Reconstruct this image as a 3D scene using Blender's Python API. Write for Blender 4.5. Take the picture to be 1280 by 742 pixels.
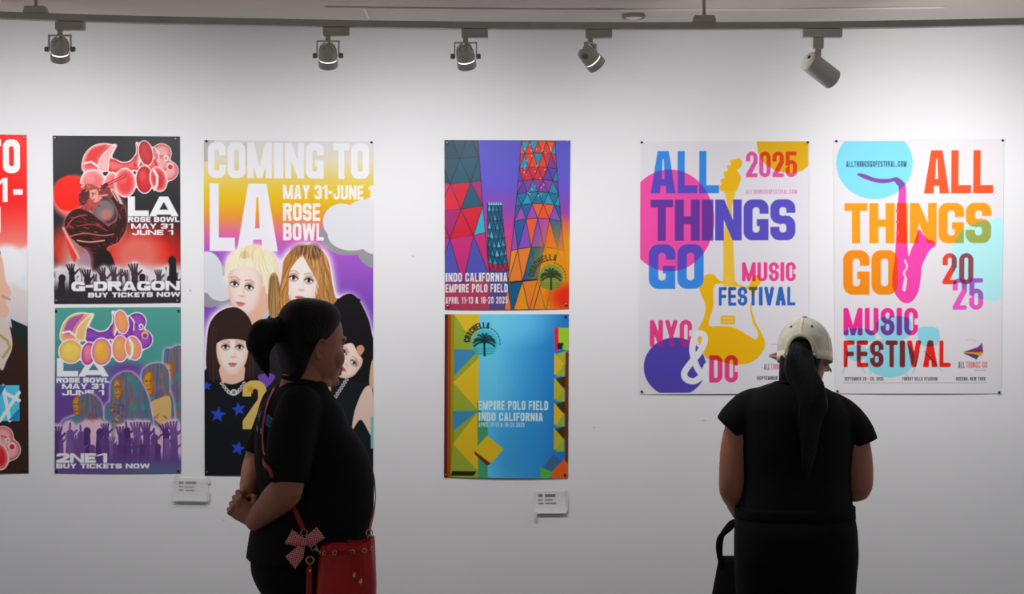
import bpy, bmesh, math, random
import numpy as np
from mathutils import Vector, Matrix, Euler
from mathutils.bvhtree import BVHTree

for o in list(bpy.data.objects):
    bpy.data.objects.remove(o)
SC = bpy.context.scene
COL = SC.collection
random.seed(7)

# ------------------------------------------------------------------ camera, world, exposure
CAM_D, CAM_Z = 6.5, 1.66          # camera stands 6.5 m from the wall, eye height 1.66 m
K = 0.00289 / 6.5                 # metres per pixel per metre of distance
cam = bpy.data.cameras.new('camera')
cam.sensor_width = 36.0
cam.lens = 36.0 / (1280 * K)
co = bpy.data.objects.new('camera', cam)
COL.objects.link(co)
co.location = (0, -CAM_D, CAM_Z)
co.rotation_euler = (math.pi / 2, 0, 0)
SC.camera = co

w = bpy.data.worlds.new('world')
SC.world = w
w.use_nodes = True
w.node_tree.nodes['Background'].inputs[0].default_value = (0.9, 0.93, 1.0, 1)
w.node_tree.nodes['Background'].inputs[1].default_value = 0.26
SC.view_settings.view_transform = 'Standard'
SC.view_settings.look = 'None'
SC.view_settings.gamma = 1.0
SC.view_settings.use_curve_mapping = False
SC.view_settings.exposure = 0.0
SPOT_W = 23.0                     # watts of each track spotlight


def px(x, y, d=CAM_D):
    """world point seen at photo pixel (x, y) at distance d from the camera"""
    return Vector(((x - 640) * K * d, d - CAM_D, CAM_Z - (y - 371) * K * d))


# ------------------------------------------------------------------ helpers
def s2l(c):
    c = np.asarray(c, float)
    return np.where(c <= 0.04045, c / 12.92, ((c + 0.055) / 1.055) ** 2.4)


def rgb(r, g, b):
    return tuple(s2l(np.array([r, g, b]) / 255.0)) + (1.0,)


def mat(name, color, rough=0.6, metal=0.0, spec=0.4, noise=None, bump=None, sheen=0.0, coat=0.0):
    m = bpy.data.materials.new(name)
    m.use_nodes = True
    nt = m.node_tree
    b = nt.nodes['Principled BSDF']
    b.inputs['Base Color'].default_value = color
    b.inputs['Roughness'].default_value = rough
    b.inputs['Metallic'].default_value = metal
    b.inputs['Specular IOR Level'].default_value = spec
    if sheen:
        b.inputs['Sheen Weight'].default_value = sheen
    if coat:
        b.inputs['Coat Weight'].default_value = coat
    tc = nt.nodes.new('ShaderNodeTexCoord')
    if noise:
        sc, amt = noise
        n = nt.nodes.new('ShaderNodeTexNoise')
        n.inputs['Scale'].default_value = sc
        n.inputs['Detail'].default_value = 4
        nt.links.new(tc.outputs['Object'], n.inputs['Vector'])
        r = nt.nodes.new('ShaderNodeValToRGB')
        c0 = tuple(max(0, v * (1 - amt)) for v in color[:3]) + (1,)
        c1 = tuple(min(1, v * (1 + amt)) for v in color[:3]) + (1,)
        r.color_ramp.elements[0].color = c0
        r.color_ramp.elements[1].color = c1
        r.color_ramp.elements[0].position = 0.3
        r.color_ramp.elements[1].position = 0.7
        nt.links.new(n.outputs['Fac'], r.inputs['Fac'])
        nt.links.new(r.outputs['Color'], b.inputs['Base Color'])
    if bump:
        sc, st = bump
        n = nt.nodes.new('ShaderNodeTexNoise')
        n.inputs['Scale'].default_value = sc
        n.inputs['Detail'].default_value = 5
        nt.links.new(tc.outputs['Object'], n.inputs['Vector'])
        bp = nt.nodes.new('ShaderNodeBump')
        bp.inputs['Strength'].default_value = st
        bp.inputs['Distance'].default_value = 0.004
        nt.links.new(n.outputs['Fac'], bp.inputs['Height'])
        nt.links.new(bp.outputs['Normal'], b.inputs['Normal'])
    return m


def link(name, me, material=None, parent=None, smooth=True):
    o = bpy.data.objects.new(name, me)
    COL.objects.link(o)
    if material is not None:
        me.materials.clear()
        me.materials.append(material)
    if smooth:
        me.polygons.foreach_set('use_smooth', [True] * len(me.polygons))
    if parent is not None:
        o.parent = parent
    return o


def tag(o, label=None, cat=None, group=None, kind=None):
    if label: o['label'] = label
    if cat: o['category'] = cat
    if group: o['group'] = group
    if kind: o['kind'] = kind
    return o


def empty(name, loc, rot=(0, 0, 0), label=None, cat=None, group=None):
    o = bpy.data.objects.new(name, None)
    o.empty_display_size = 0.05
    COL.objects.link(o)
    o.location = loc
    o.rotation_euler = rot
    return tag(o, label, cat, group)


class Geo:
    """collects vertices and faces for ONE mesh"""
    def __init__(self):
        self.v, self.f = [], []

    def add(self, verts, faces):
        b = len(self.v)
        self.v += [tuple(p) for p in verts]
        self.f += [tuple(i + b for i in f) for f in faces]
        return self

    def box(self, x0, y0, z0, x1, y1, z1, M=None):
        c = [Vector((x, y, z)) for z in (z0, z1) for y in (y0, y1) for x in (x0, x1)]
        if M is not None: c = [M @ p for p in c]
        return self.add(c, [(0, 2, 3, 1), (4, 5, 7, 6), (0, 1, 5, 4), (2, 6, 7, 3), (0, 4, 6, 2), (1, 3, 7, 5)])

    def rings(self, rings, cap0=True, cap1=True):
        n = len(rings[0])
        v = [p for r in rings for p in r]
        f = []
        for i in range(len(rings) - 1):
            for j in range(n):
                a, b = i * n + j, i * n + (j + 1) % n
                f.append((a, b, b + n, a + n))
        if cap0:
            v.append(sum((Vector(p) for p in rings[0]), Vector()) / n)
            f += [((j + 1) % n, j, len(v) - 1) for j in range(n)]
        if cap1:
            v.append(sum((Vector(p) for p in rings[-1]), Vector()) / n)
            o = (len(rings) - 1) * n
            f += [(o + j, o + (j + 1) % n, len(v) - 1) for j in range(n)]
        return self.add(v, f)

    def tube(self, pts, rad, n=14, sub=4, up=None, round_ends=True):
        """tapered tube through pts; rad entries are r or (side, updir)"""
        P = [Vector(p) for p in pts]
        R = [(r, r) if not isinstance(r, (tuple, list)) else tuple(r) for r in rad]
        if len(P) > 2 and sub > 1:
            Q, S = [], []
            for i in range(len(P) - 1):
                p0, p1, p2, p3 = P[max(i - 1, 0)], P[i], P[i + 1], P[min(i + 2, len(P) - 1)]
                for k in range(sub):
                    t = k / sub
                    q = 0.5 * ((2 * p1) + (p2 - p0) * t + (2 * p0 - 5 * p1 + 4 * p2 - p3) * t * t + (3 * p1 - p0 - 3 * p2 + p3) * t ** 3)
                    Q.append(q)
                    u = t * t * (3 - 2 * t)
                    S.append((R[i][0] * (1 - u) + R[i + 1][0] * u, R[i][1] * (1 - u) + R[i + 1][1] * u))
            Q.append(P[-1]); S.append(R[-1])
            P, R = Q, S
        T = [(P[min(i + 1, len(P) - 1)] - P[max(i - 1, 0)]).normalized() for i in range(len(P))]
        ref = Vector(up) if up is not None else (Vector((0, 0, 1)) if abs(T[0].z) < 0.9 else Vector((0, 1, 0)))
        rings = []
        nrm = (ref - T[0] * ref.dot(T[0])).normalized()
        def ring(c, t, nr, ra, rb):
            s = t.cross(nr)
            return [c + s * (ra * math.cos(2 * math.pi * k / n)) + nr * (rb * math.sin(2 * math.pi * k / n)) for k in range(n)]
        N = []
        for i in range(len(P)):
            base = ref if up is not None else nrm
            nrm = (base - T[i] * base.dot(T[i])).normalized()
            N.append(nrm)
        if round_ends:
            for a in (80, 60, 35, 15):
                a = math.radians(a)
                rr = min(R[0])
                rings.append(ring(P[0] - T[0] * rr * math.sin(a), T[0], N[0], R[0][0] * math.cos(a), R[0][1] * math.cos(a)))
        for i in range(len(P)):
            rings.append(ring(P[i], T[i], N[i], *R[i]))
        if round_ends:
            for a in (15, 35, 60, 80):
                a = math.radians(a)
                rr = min(R[-1])
                rings.append(ring(P[-1] + T[-1] * rr * math.sin(a), T[-1], N[-1], R[-1][0] * math.cos(a), R[-1][1] * math.cos(a)))
        return self.rings(rings)

    def ell(self, c, r, M=None, nu=20, nv=12):
        c = Vector(c)
        rings = []
        for i in range(1, nv):
            a = -math.pi / 2 + math.pi * i / nv
            rg = []
            for j in range(nu):
                b = 2 * math.pi * j / nu
                p = Vector((r[0] * math.cos(a) * math.cos(b), r[1] * math.cos(a) * math.sin(b), r[2] * math.sin(a)))
                rg.append(c + (M @ p if M is not None else p))
            rings.append(rg)
        return self.rings(rings)

    def loft(self, levels, n=40, step=0.012, e=2.3):
        """horizontal superellipse sections; level = (z, half width, y front, y back[, x centre])"""
        L = np.array([tuple(l) + (0,) * (5 - len(l)) for l in levels], float)
        L = L[np.argsort(L[:, 0])]
        zs = np.arange(L[0, 0], L[-1, 0] + step * 0.5, step)
        zs[-1] = L[-1, 0]
        cols = [pchip(L[:, 0], L[:, i], zs) for i in range(1, 5)]
        rings = []
        for z, hw, yf, yb, cx in zip(zs, *cols):
            yc, ry = (yf + yb) / 2, (yf - yb) / 2
            rg = []
            for k in range(n):
                a = 2 * math.pi * k / n
                c, s = math.cos(a), math.sin(a)
                rg.append((cx + hw * math.copysign(abs(c) ** (2 / e), c), yc + ry * math.copysign(abs(s) ** (2 / e), s), z))
            rings.append(rg)
        return self.rings(rings)

    def cyl(self, p0, p1, r0, r1=None, n=28):
        return self.tube([p0, p1], [r0, r0 if r1 is None else r1], n=n, round_ends=False)

    def torus(self, c, R, r, M=None, n=24, m=8):
        v, f = [], []
        for i in range(n):
            a = 2 * math.pi * i / n
            for j in range(m):
                b = 2 * math.pi * j / m
                p = Vector(((R + r * math.cos(b)) * math.cos(a), (R + r * math.cos(b)) * math.sin(a), r * math.sin(b)))
                v.append(Vector(c) + (M @ p if M is not None else p))
        for i in range(n):
            for j in range(m):
                f.append((i * m + j, ((i + 1) % n) * m + j, ((i + 1) % n) * m + (j + 1) % m, i * m + (j + 1) % m))
        return self.add(v, f)

    def xform(self, M, since=0):
        self.v = self.v[:since] + [tuple(M @ Vector(p)) for p in self.v[since:]]
        return self

    def mesh(self, name):
        me = bpy.data.meshes.new(name)
        me.from_pydata(self.v, [], self.f)
        bm = bmesh.new(); bm.from_mesh(me)
        bmesh.ops.recalc_face_normals(bm, faces=bm.faces)
        bm.to_mesh(me); bm.free()
        me.update()
        return me

    def build(self, name, material, parent=None, smooth=True, bevel=0.0):
        o = link(name, self.mesh(name), material, parent, smooth)
        if bevel:
            md = o.modifiers.new('bevel', 'BEVEL'); md.width = bevel; md.segments = 2; md.limit_method = 'ANGLE'
            md.harden_normals = False
        return o

    def fuse(self, name, material, parent=None, voxel=0.006, smooth=4, keep=None):
        """one continuous skin over everything collected"""
        o = link('tmp', self.mesh('tmp'))
        md = o.modifiers.new('r', 'REMESH'); md.mode = 'VOXEL'; md.voxel_size = voxel
        if smooth:
            s = o.modifiers.new('s', 'SMOOTH'); s.factor = 0.5; s.iterations = smooth
        dg = bpy.context.evaluated_depsgraph_get(); dg.update()
        me = bpy.data.meshes.new_from_object(o.evaluated_get(dg))
        old = o.data
        bpy.data.objects.remove(o); bpy.data.meshes.remove(old)
        me.name = name
        return link(name, me, material, parent)


def pchip(x, y, xi):
    """monotone cubic interpolation"""
    h = np.diff(x); d = np.diff(y) / h
    m = np.zeros_like(y)
    m[0], m[-1] = d[0], d[-1]
    for i in range(1, len(x) - 1):
        if d[i - 1] * d[i] > 0:
            w1, w2 = 2 * h[i] + h[i - 1], h[i] + 2 * h[i - 1]
            m[i] = (w1 + w2) / (w1 / d[i - 1] + w2 / d[i])
    k = np.clip(np.searchsorted(x, xi) - 1, 0, len(x) - 2)
    t = (xi - x[k]) / h[k]
    return (y[k] * (1 + 2 * t) * (1 - t) ** 2 + m[k] * h[k] * t * (1 - t) ** 2
            + y[k + 1] * t * t * (3 - 2 * t) + m[k + 1] * h[k] * t * t * (t - 1))


# ------------------------------------------------------------------ setting
M_wall = mat('white_wall_paint', rgb(236, 236, 238), 0.75, spec=0.2, noise=(3.0, 0.012), bump=(180, 0.06))
M_ceil = mat('ceiling_paint', rgb(226, 220, 210), 0.85, spec=0.2, noise=(2.0, 0.03))
M_floor = mat('grey_floor', rgb(120, 116, 110), 0.5, noise=(6.0, 0.08))
RX = [-700, 0, 160, 320, 480, 640, 800, 960, 1120, 1280, 2000]
RY = [2, 19.5, 24.5, 28.0, 30.8, 32.3, 32.8, 32.5, 30.5, 27.5, 14]


def rail_y(x):
    return float(np.interp(x, RX, RY))


g = Geo(); g.box(-3.6, 0, 0, 3.6, 0.15, 2.9)
tag(g.build('wall_back', M_wall, smooth=False), kind='structure')
g = Geo(); g.box(-3.6, -9.0, -0.1, 3.6, 0.15, 0)
tag(g.build('floor', M_floor, smooth=False), kind='structure')
# old ceiling, a little lower in the middle of the room than at its sides
g = Geo()
cx = np.linspace(-3.6, 3.6, 49)
def ceil_z(X):
    return CAM_Z + (371 - rail_y(X / (K * CAM_D) + 640) - 0.5) * K * CAM_D
rings = []
for X in cx:
    z = ceil_z(X)
    rings.append([(X, -9.0, z), (X, 0.15, z), (X, 0.15, z + 0.2), (X, -9.0, z + 0.2)])
g.rings(rings)
tag(g.build('ceiling', M_ceil, smooth=False), kind='structure')
# ------------------------------------------------------------------ printing: artwork drawn shape by shape, kept as colour on the paper's own vertices
SS = 3


def rrs(u, v, x0, y0, x1, y1, r):
    hw, hh = (x1 - x0) / 2, (y1 - y0) / 2
    r = min(r, hw, hh)
    qx = np.abs(u - (x0 + x1) / 2) - hw + r
    qy = np.abs(v - (y0 + y1) / 2) - hh + r
    return np.minimum(np.maximum(qx, qy), 0) + np.hypot(np.maximum(qx, 0), np.maximum(qy, 0)) - r


def plg(u, v, pts):
    P = np.asarray(pts, float)
    d = np.full(u.shape, 1e9)
    inside = np.zeros(u.shape, bool)
    n = len(P)
    for i in range(n):
        ax, ay = P[i]; bx, by = P[(i + 1) % n]
        ex, ey = bx - ax, by - ay
        L = ex * ex + ey * ey
        if L < 1e-12: continue
        t = np.clip(((u - ax) * ex + (v - ay) * ey) / L, 0, 1)
        d = np.minimum(d, (u - ax - t * ex) ** 2 + (v - ay - t * ey) ** 2)
        c = (ay > v) != (by > v)
        if ey != 0:
            inside ^= c & (u < ex * (v - ay) / ey + ax)
    d = np.sqrt(d)
    return np.where(inside, -d, d)


def sgm(u, v, pts, r):
    d = np.full(u.shape, 1e9)
    for (ax, ay), (bx, by) in zip(pts[:-1], pts[1:]):
        ex, ey = bx - ax, by - ay
        t = np.clip(((u - ax) * ex + (v - ay) * ey) / max(ex * ex + ey * ey, 1e-9), 0, 1)
        d = np.minimum(d, np.hypot(u - ax - t * ex, v - ay - t * ey))
    return d - r


def spl(pts, closed=True, k=6):
    P = [np.array(p, float) for p in pts]
    n = len(P); out = []
    for i in range(n if closed else n - 1):
        g_ = (lambda j: P[j % n]) if closed else (lambda j: P[min(max(j, 0), n - 1)])
        p0, p1, p2, p3 = g_(i - 1), g_(i), g_(i + 1), g_(i + 2)
        for q in range(k):
            t = q / k
            out.append(tuple(0.5 * (2 * p1 + (p2 - p0) * t + (2 * p0 - 5 * p1 + 4 * p2 - p3) * t * t + (3 * p1 - p0 - 3 * p2 + p3) * t ** 3)))
    if not closed: out.append(tuple(P[-1]))
    return out


def glyph(c, u, v, W, H, S, B, R, q=0.0):
    """signed distance of a letter in the box (0,0)-(W,H); S upright stroke, B level stroke, R corner radius"""
    mn, mx = np.minimum, np.maximum
    rect = lambda x0, y0, x1, y1: rrs(u, v, x0, y0, x1, y1, 0)
    ri = lambda R_: max(R_ - 0.75 * min(S, B), R_ * 0.25)
    def ring(x0, y0, x1, y1, r=R):
        return mx(rrs(u, v, x0, y0, x1, y1, r), -rrs(u, v, x0 + S, y0 + B, x1 - S, y1 - B, ri(r)))
    def dring(x0, y0, x1, y1, r=R):   # square on the left side
        o_ = mn(rrs(u, v, x0, y0, x1, y1, r), rect(x0, y0, (x0 + x1) / 2, y1))
        i_ = mn(rrs(u, v, x0 + S, y0 + B, x1 - S, y1 - B, ri(r)), rect(x0 + S, y0 + B, (x0 + x1) / 2, y1 - B))
        return mx(o_, -i_)
    m = H / 2
    if c == 'A':
        o_ = plg(u, v, [(0, H), (W / 2 - S * .62, 0), (W / 2 + S * .62, 0), (W, H)])
        y0 = min(B * 1.0, H * .3)
        yb = H * .66
        xl = lambda y: (W / 2 - S * .62) * (1 - y / H) + S * .97
        hole = plg(u, v, [(W / 2 - S * .06, y0), (W / 2 + S * .06, y0), (max(W - xl(yb), W / 2 + S * .1), yb), (min(xl(yb), W / 2 - S * .1), yb)])
        notch = plg(u, v, [(min(xl(yb + B * .85), W / 2 - S * .1), yb + B * .85), (max(W - xl(yb + B * .85), W / 2 + S * .1), yb + B * .85), (max(W - S, W / 2 + S * .12), H + 9), (min(S, W / 2 - S * .12), H + 9)])
        return mx(mx(o_, -hole), -notch)
    if c == 'B': return mn(dring(0, 0, W * .97, m + B / 2), dring(0, m - B / 2, W, H))
    if c == 'C': return mx(ring(0, 0, W, H), -rect(W - S * 1.05 - q, H * .37 - q, W + 9, H * .63 + q))
    if c == 'D': return dring(0, 0, W, H)
    if c == 'E': return mn(mn(rect(0, 0, S, H), rect(0, 0, W, B)), mn(rect(0, m - B / 2, W * .93, m + B / 2), rect(0, H - B, W, H)))
    if c == 'F': return mn(mn(rect(0, 0, S, H), rect(0, 0, W, B)), rect(0, m - B / 2, W * .9, m + B / 2))
    if c == 'G': return mn(mx(ring(0, 0, W, H), -rect(W - S * 1.05, H * .35, W + 9, H * .48)), mn(rect(W * .53, H * .48, W, H * .48 + B * .9), rect(W - S * .8, H * .48, W, H)))
    if c == 'H': return mn(mn(rect(0, 0, S, H), rect(W - S, 0, W, H)), rect(0, m - B / 2, W, m + B / 2))
    if c == 'I': return rect(0, 0, W, H)
    if c == 'J': return mn(rect(W - S, 0, W, H * .7), mx(ring(0, 0, W, H), -rect(-9, -9, W + 9, H * .6)))
    if c == 'K': return mn(rect(0, 0, S, H), mn(plg(u, v, [(S * .6, H * .62), (W - S * 1.1, 0), (W, 0), (S * .9, H * .75)]), plg(u, v, [(S * .75, H * .45), (S * 1.5, H * .3), (W, H), (W - S * 1.15, H)])))
    if c == 'L': return mn(rect(0, 0, S, H), rect(0, H - B, W, H))
    if c == 'M': return mn(mn(rect(0, 0, S, H), rect(W - S, 0, W, H)), mn(plg(u, v, [(0, 0), (S * 1.05, 0), (W / 2 + S * .4, H), (W / 2 - S * .4, H)]), plg(u, v, [(W, 0), (W - S * 1.05, 0), (W / 2 - S * .4, H), (W / 2 + S * .4, H)])))
    if c == 'N': return mn(mn(rect(0, 0, S * .9, H), rect(W - S * .9, 0, W, H)), plg(u, v, [(0, 0), (S * .95, 0), (W, H), (W - S * .95, H)]))
    if c in 'O0Q': return ring(0, 0, W, H)
    if c == 'P': return mn(rect(0, 0, S, H), dring(0, 0, W, H * .6))
    if c == 'R': return mn(mn(rect(0, 0, S, H), dring(0, 0, W, H * .56)), plg(u, v, [(W * .42, H * .5), (W * .42 + S, H * .5), (W + S * .05, H), (W - S * 1.0, H)]))
    if c == 'S':
        a = mx(ring(0, 0, W, m + B / 2), -rect(W - S * 1.05 - q, H * .33 - q, W + 9, m - B / 2))
        a = mx(a, -rect(W - max(R, S), H * .33, W + 9, H))
        a = mn(a, rrs(u, v, W * .3, m - B / 2, W - R * .6, m + B / 2, 0))
        b = mx(ring(0, m - B / 2, W, H), -rect(-9, m + B / 2, S * 1.05 + q, H * .67 + q))
        b = mx(b, -rect(-9, 0, max(R, S), H * .67))
        return mn(a, b)
    if c == 'T': return mn(rect(W / 2 - S / 2, 0, W / 2 + S / 2, H), rect(0, 0, W, B))
    if c == 'U': return mx(mn(rrs(u, v, 0, 0, W, H, R), rect(0, 0, W, H / 2)), -mn(rrs(u, v, S, B, W - S, H - B, ri(R)), rect(S, -9, W - S, H / 2)))
    if c == 'V': return mn(plg(u, v, [(0, 0), (S, 0), (W / 2 + S * .5, H), (W / 2 - S * .5, H)]), plg(u, v, [(W, 0), (W - S, 0), (W / 2 - S * .5, H), (W / 2 + S * .5, H)]))
    if c == 'W':
        q = W / 4; s = S * .85
        d = None
        for (a, b) in ((0, q), (2 * q, q), (2 * q, 3 * q), (W, 3 * q)):
            a = min(max(a, s / 2), W - s / 2)
            e_ = plg(u, v, [(a - s / 2, 0), (a + s / 2, 0), (b + s / 2, H), (b - s / 2, H)])
            d = e_ if d is None else mn(d, e_)
        return d
    if c == 'X': return mn(plg(u, v, [(0, 0), (S, 0), (W, H), (W - S, H)]), plg(u, v, [(W, 0), (W - S, 0), (0, H), (S, H)]))
    if c == 'Y': return mn(rect(W / 2 - S / 2, H * .5, W / 2 + S / 2, H), mn(plg(u, v, [(0, 0), (S, 0), (W / 2 + S * .5, H * .6), (W / 2 - S * .5, H * .6)]), plg(u, v, [(W, 0), (W - S, 0), (W / 2 - S * .5, H * .6), (W / 2 + S * .5, H * .6)])))
    if c == 'Z': return mn(mn(rect(0, 0, W, B), rect(0, H - B, W, H)), plg(u, v, [(W - S, 0), (W, B * .8), (S, H), (0, H - B * .8)]))
    if c == '1': return mn(rect(W - S, 0, W, H), plg(u, v, [(0, H * .2), (W - S, 0), (W - S, H * .17), (0, H * .34)]))
    if c == '2':
        t = mx(mx(ring(0, 0, W, H * .62), -rect(-9, H * .33, W * .5, H)), -rect(-9, H * .42, W + 9, H))
        return mn(mn(t, rect(0, H - B, W, H)), plg(u, v, [(W - S, H * .38), (W, H * .42), (S * 1.1, H), (0, H), (0, H - B)]))
    if c == '3':
        a = mx(ring(0, 0, W * .98, m + B / 2), -rect(-9, H * .3, W * .45, m - B / 2))
        a = mx(a, -rect(-9, H * .3, S * 1.05, H))
        b = mx(ring(0, m - B / 2, W, H), -rect(-9, 0, S * 1.05, H * .7))
        return mn(a, b)
    if c == '4': return mn(rect(W - S * 1.4, 0, W - S * .4, H), mn(rect(0, H * .62, W, H * .62 + B), plg(u, v, [(0, H * .62), (W - S * 1.4, 0), (W - S * .8, 0), (S, H * .66)])))
    if c == '5':
        b = mx(ring(0, H * .36, W, H), -rect(-9, H * .5, S * 1.05, H * .68))
        return mn(mn(rect(0, 0, W * .95, B), rect(0, 0, S, H * .52)), b)
    if c == '6': return mn(ring(0, H * .4, W, H), mx(ring(0, 0, W, H), -rect(S * 1.02, H * .32, W + 9, H * .8)))
    if c == '8': return mn(ring(0, 0, W, m + B / 2), ring(0, m - B / 2, W, H))
    if c == '9': return mn(ring(0, 0, W, H * .6), mx(ring(0, 0, W, H), -rect(-9, H * .2, W - S * 1.02, H * .68)))
    if c == '-': return rect(0, m - B / 2, W, m + B / 2)
    if c == '.': return rect(0, H - B, W, H)
    if c == ',': return plg(u, v, [(0, H - B), (W, H - B), (W, H), (0, H + B * .5)])
    if c == '&': return mn(mn(ring(W * .1, 0, W * .8, H * .5), mx(ring(0, H * .42, W * .9, H), -rect(W * .8, 0, W + 9, H * .6))), plg(u, v, [(W * .1, H * .3), (W * .1 + S, H * .25), (W, H), (W - S, H)]))
    return rect(W * .2, 0, W * .8, H)


RELW = {'M': 1.38, 'W': 1.5, 'L': .84, 'E': .84, 'F': .82, 'T': .9, 'J': .9, ' ': .42, '1': .68, '-': .55, 'A': 1.06, 'V': 1.04, 'N': 1.06, 'Y': 1.0, '&': 1.2}


class Print:
    def __init__(self, x0, y0, x1, y1, base):
        self.x0, self.y0, self.x1, self.y1 = x0, y0, x1, y1
        self.w, self.h = int(round((x1 - x0) * SS / 2)) * 2, int(round((y1 - y0) * SS / 2)) * 2
        self.sx, self.sy = self.w / (x1 - x0), self.h / (y1 - y0)
        xs = x0 + (np.arange(self.w) + .5) / self.sx
        ys = y0 + (np.arange(self.h) + .5) / self.sy
        self.X, self.Y = np.meshgrid(xs, ys)
        self.img = np.empty((self.h, self.w, 3)); self.img[:] = np.array(base) / 255.0

    def zero(self): return np.zeros((self.h, self.w))

    def win(self, bx0, by0, bx1, by1, pad=2):
        i0 = max(int((bx0 - self.x0 - pad) * self.sx), 0); i1 = min(int((bx1 - self.x0 + pad) * self.sx) + 1, self.w)
        j0 = max(int((by0 - self.y0 - pad) * self.sy), 0); j1 = min(int((by1 - self.y0 + pad) * self.sy) + 1, self.h)
        return (slice(j0, j1), slice(i0, i1)) if i1 > i0 and j1 > j0 else None

    def _m(self, w_, sd, edge=0.0):
        m = self.zero()
        if w_ is not None:
            m[w_] = np.clip(.5 - sd * SS / max(1.0, edge * SS), 0, 1)
        return m

    def poly(self, pts, grow=0.0, edge=0.0):
        P = np.array(pts, float)
        w_ = self.win(P[:, 0].min() - grow - edge, P[:, 1].min() - grow - edge, P[:, 0].max() + grow + edge, P[:, 1].max() + grow + edge)
        if w_ is None: return self.zero()
        return self._m(w_, plg(self.X[w_], self.Y[w_], P) - grow, edge)

    def line(self, pts, r, edge=0.0):
        P = np.array(pts, float)
        w_ = self.win(P[:, 0].min() - r - edge, P[:, 1].min() - r - edge, P[:, 0].max() + r + edge, P[:, 1].max() + r + edge)
        if w_ is None: return self.zero()
        return self._m(w_, sgm(self.X[w_], self.Y[w_], [tuple(p) for p in P], r), edge)

    def taper(self, pts, r0, r1):
        m = self.zero(); n = len(pts) - 1
        for i in range(n):
            m = np.maximum(m, self.line(pts[i:i + 2], r0 + (r1 - r0) * (i + .5) / n))
        return m

    def ell(self, cx, cy, rx, ry, ang=0.0, edge=0.0):
        R_ = max(rx, ry) + edge
        w_ = self.win(cx - R_, cy - R_, cx + R_, cy + R_)
        if w_ is None: return self.zero()
        c, s = math.cos(math.radians(ang)), math.sin(math.radians(ang))
        u, v = self.X[w_] - cx, self.Y[w_] - cy
        u, v = u * c + v * s, -u * s + v * c
        return self._m(w_, (np.hypot(u / rx, v / ry) - 1) * min(rx, ry), edge)

    def rect(self, x0, y0, x1, y1): return self.poly([(x0, y0), (x1, y0), (x1, y1), (x0, y1)])

    def blur(self, m, s):
        s *= SS
        p = int(3 * s) + 2
        M = np.pad(m, p, mode='edge')
        fy = np.fft.fftfreq(M.shape[0])[:, None]; fx = np.fft.rfftfreq(M.shape[1])[None, :]
        return np.fft.irfft2(np.fft.rfft2(M) * np.exp(-2 * (math.pi * s) ** 2 * (fx * fx + fy * fy)), M.shape)[p:-p, p:-p]

    def fill(self, m, color, a=1.0, mode='n'):
        c = np.asarray(color, float) / 255.0
        m = (np.clip(m, 0, 1) * a)[..., None]
        if mode == 'm': c = self.img * c
        self.img = self.img * (1 - m) + c * m
        return self

    def gy(self, stops):
        """vertical gradient as an image: [(y, colour), ...]"""
        y = [s_[0] for s_ in stops]
        return np.stack([np.interp(self.Y, y, [s_[1][i] for s_ in stops]) for i in range(3)], -1)

    def gx(self, stops):
        x = [s_[0] for s_ in stops]
        return np.stack([np.interp(self.X, x, [s_[1][i] for s_ in stops]) for i in range(3)], -1)

    def textmask(self, s, x0, y0, x1, y1, S=.24, B=None, R=.2, gap=.05, rnd=0.0, relw=None):
        """lettering that fills the box; S, B, R, gap are fractions of the height"""
        H = y1 - y0
        Sx, Bx, Rx, G = S * H, (B if B is not None else S * .72) * H, R * H, gap * H
        rw = dict(RELW); rw.update(relw or {})
        fixed = sum(Sx for c in s if c == 'I') + sum(Sx * .9 for c in s if c in '.,') + G * (len(s) - 1)
        k = (x1 - x0 - fixed) / max(sum(rw.get(c, 1.0) for c in s if c not in 'I.,'), 1e-6)
        m = self.zero(); x = x0
        for c in s:
            W = Sx if c == 'I' else Sx * .9 if c in '.,' else rw.get(c, 1.0) * k
            if c != ' ':
                w_ = self.win(x, y0, x + W, y1)
                if w_ is not None:
                    u, v = self.X[w_] - x, self.Y[w_] - y0
                    Sc = min(Sx, W * .36) if c not in 'I.,-1' else Sx
                    if c == '1': Sc = min(Sx, W * .55)
                    if c in 'MW': Sc = min(Sx, W * .26)
                    if rnd:
                        q = rnd * Sx
                        sd = glyph(c, u - q, v - q, W - 2 * q, H - 2 * q, Sc - 2 * q, max(Bx - 2 * q, .01), max(Rx - q, 0), q) - q
                    else:
                        sd = glyph(c, u, v, W, H, Sc, Bx, Rx)
                    m[w_] = np.maximum(m[w_], np.clip(.5 - sd * SS, 0, 1))
            x += W + G
        return m

    def text(self, s, x0, y0, x1, y1, color, mode='n', a=1.0, **kw):
        return self.fill(self.textmask(s, x0, y0, x1, y1, **kw), color, a, mode)

    def sheet(self, name, corners, gain, material, label, cat='poster', group=None, curl=0.004, back=0.002, sat=1.14):
        """hang the print: corners are photo pixels tl, tr, br, bl on the wall plane"""
        A = np.clip(self.img, 0, 1).reshape(self.h // 2, 2, self.w // 2, 2, 3).mean(axis=(1, 3))
        lum = A @ np.array([.3, .59, .11])
        A = np.clip(lum[..., None] + (A - lum[..., None]) * sat, 0, 1)
        ny, nx = A.shape[:2]
        u = (np.arange(nx) + .5) / nx; v = (np.arange(ny) + .5) / ny
        u[0], u[-1], v[0], v[-1] = 0, 1, 0, 1
        U, V = np.meshgrid(u, v)
        tl, tr, br, bl = [np.array(c, float) for c in corners]
        Q = ((1 - U) * (1 - V))[..., None] * tl + (U * (1 - V))[..., None] * tr + (U * V)[..., None] * br + ((1 - U) * V)[..., None] * bl
        d = CAM_D
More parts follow.
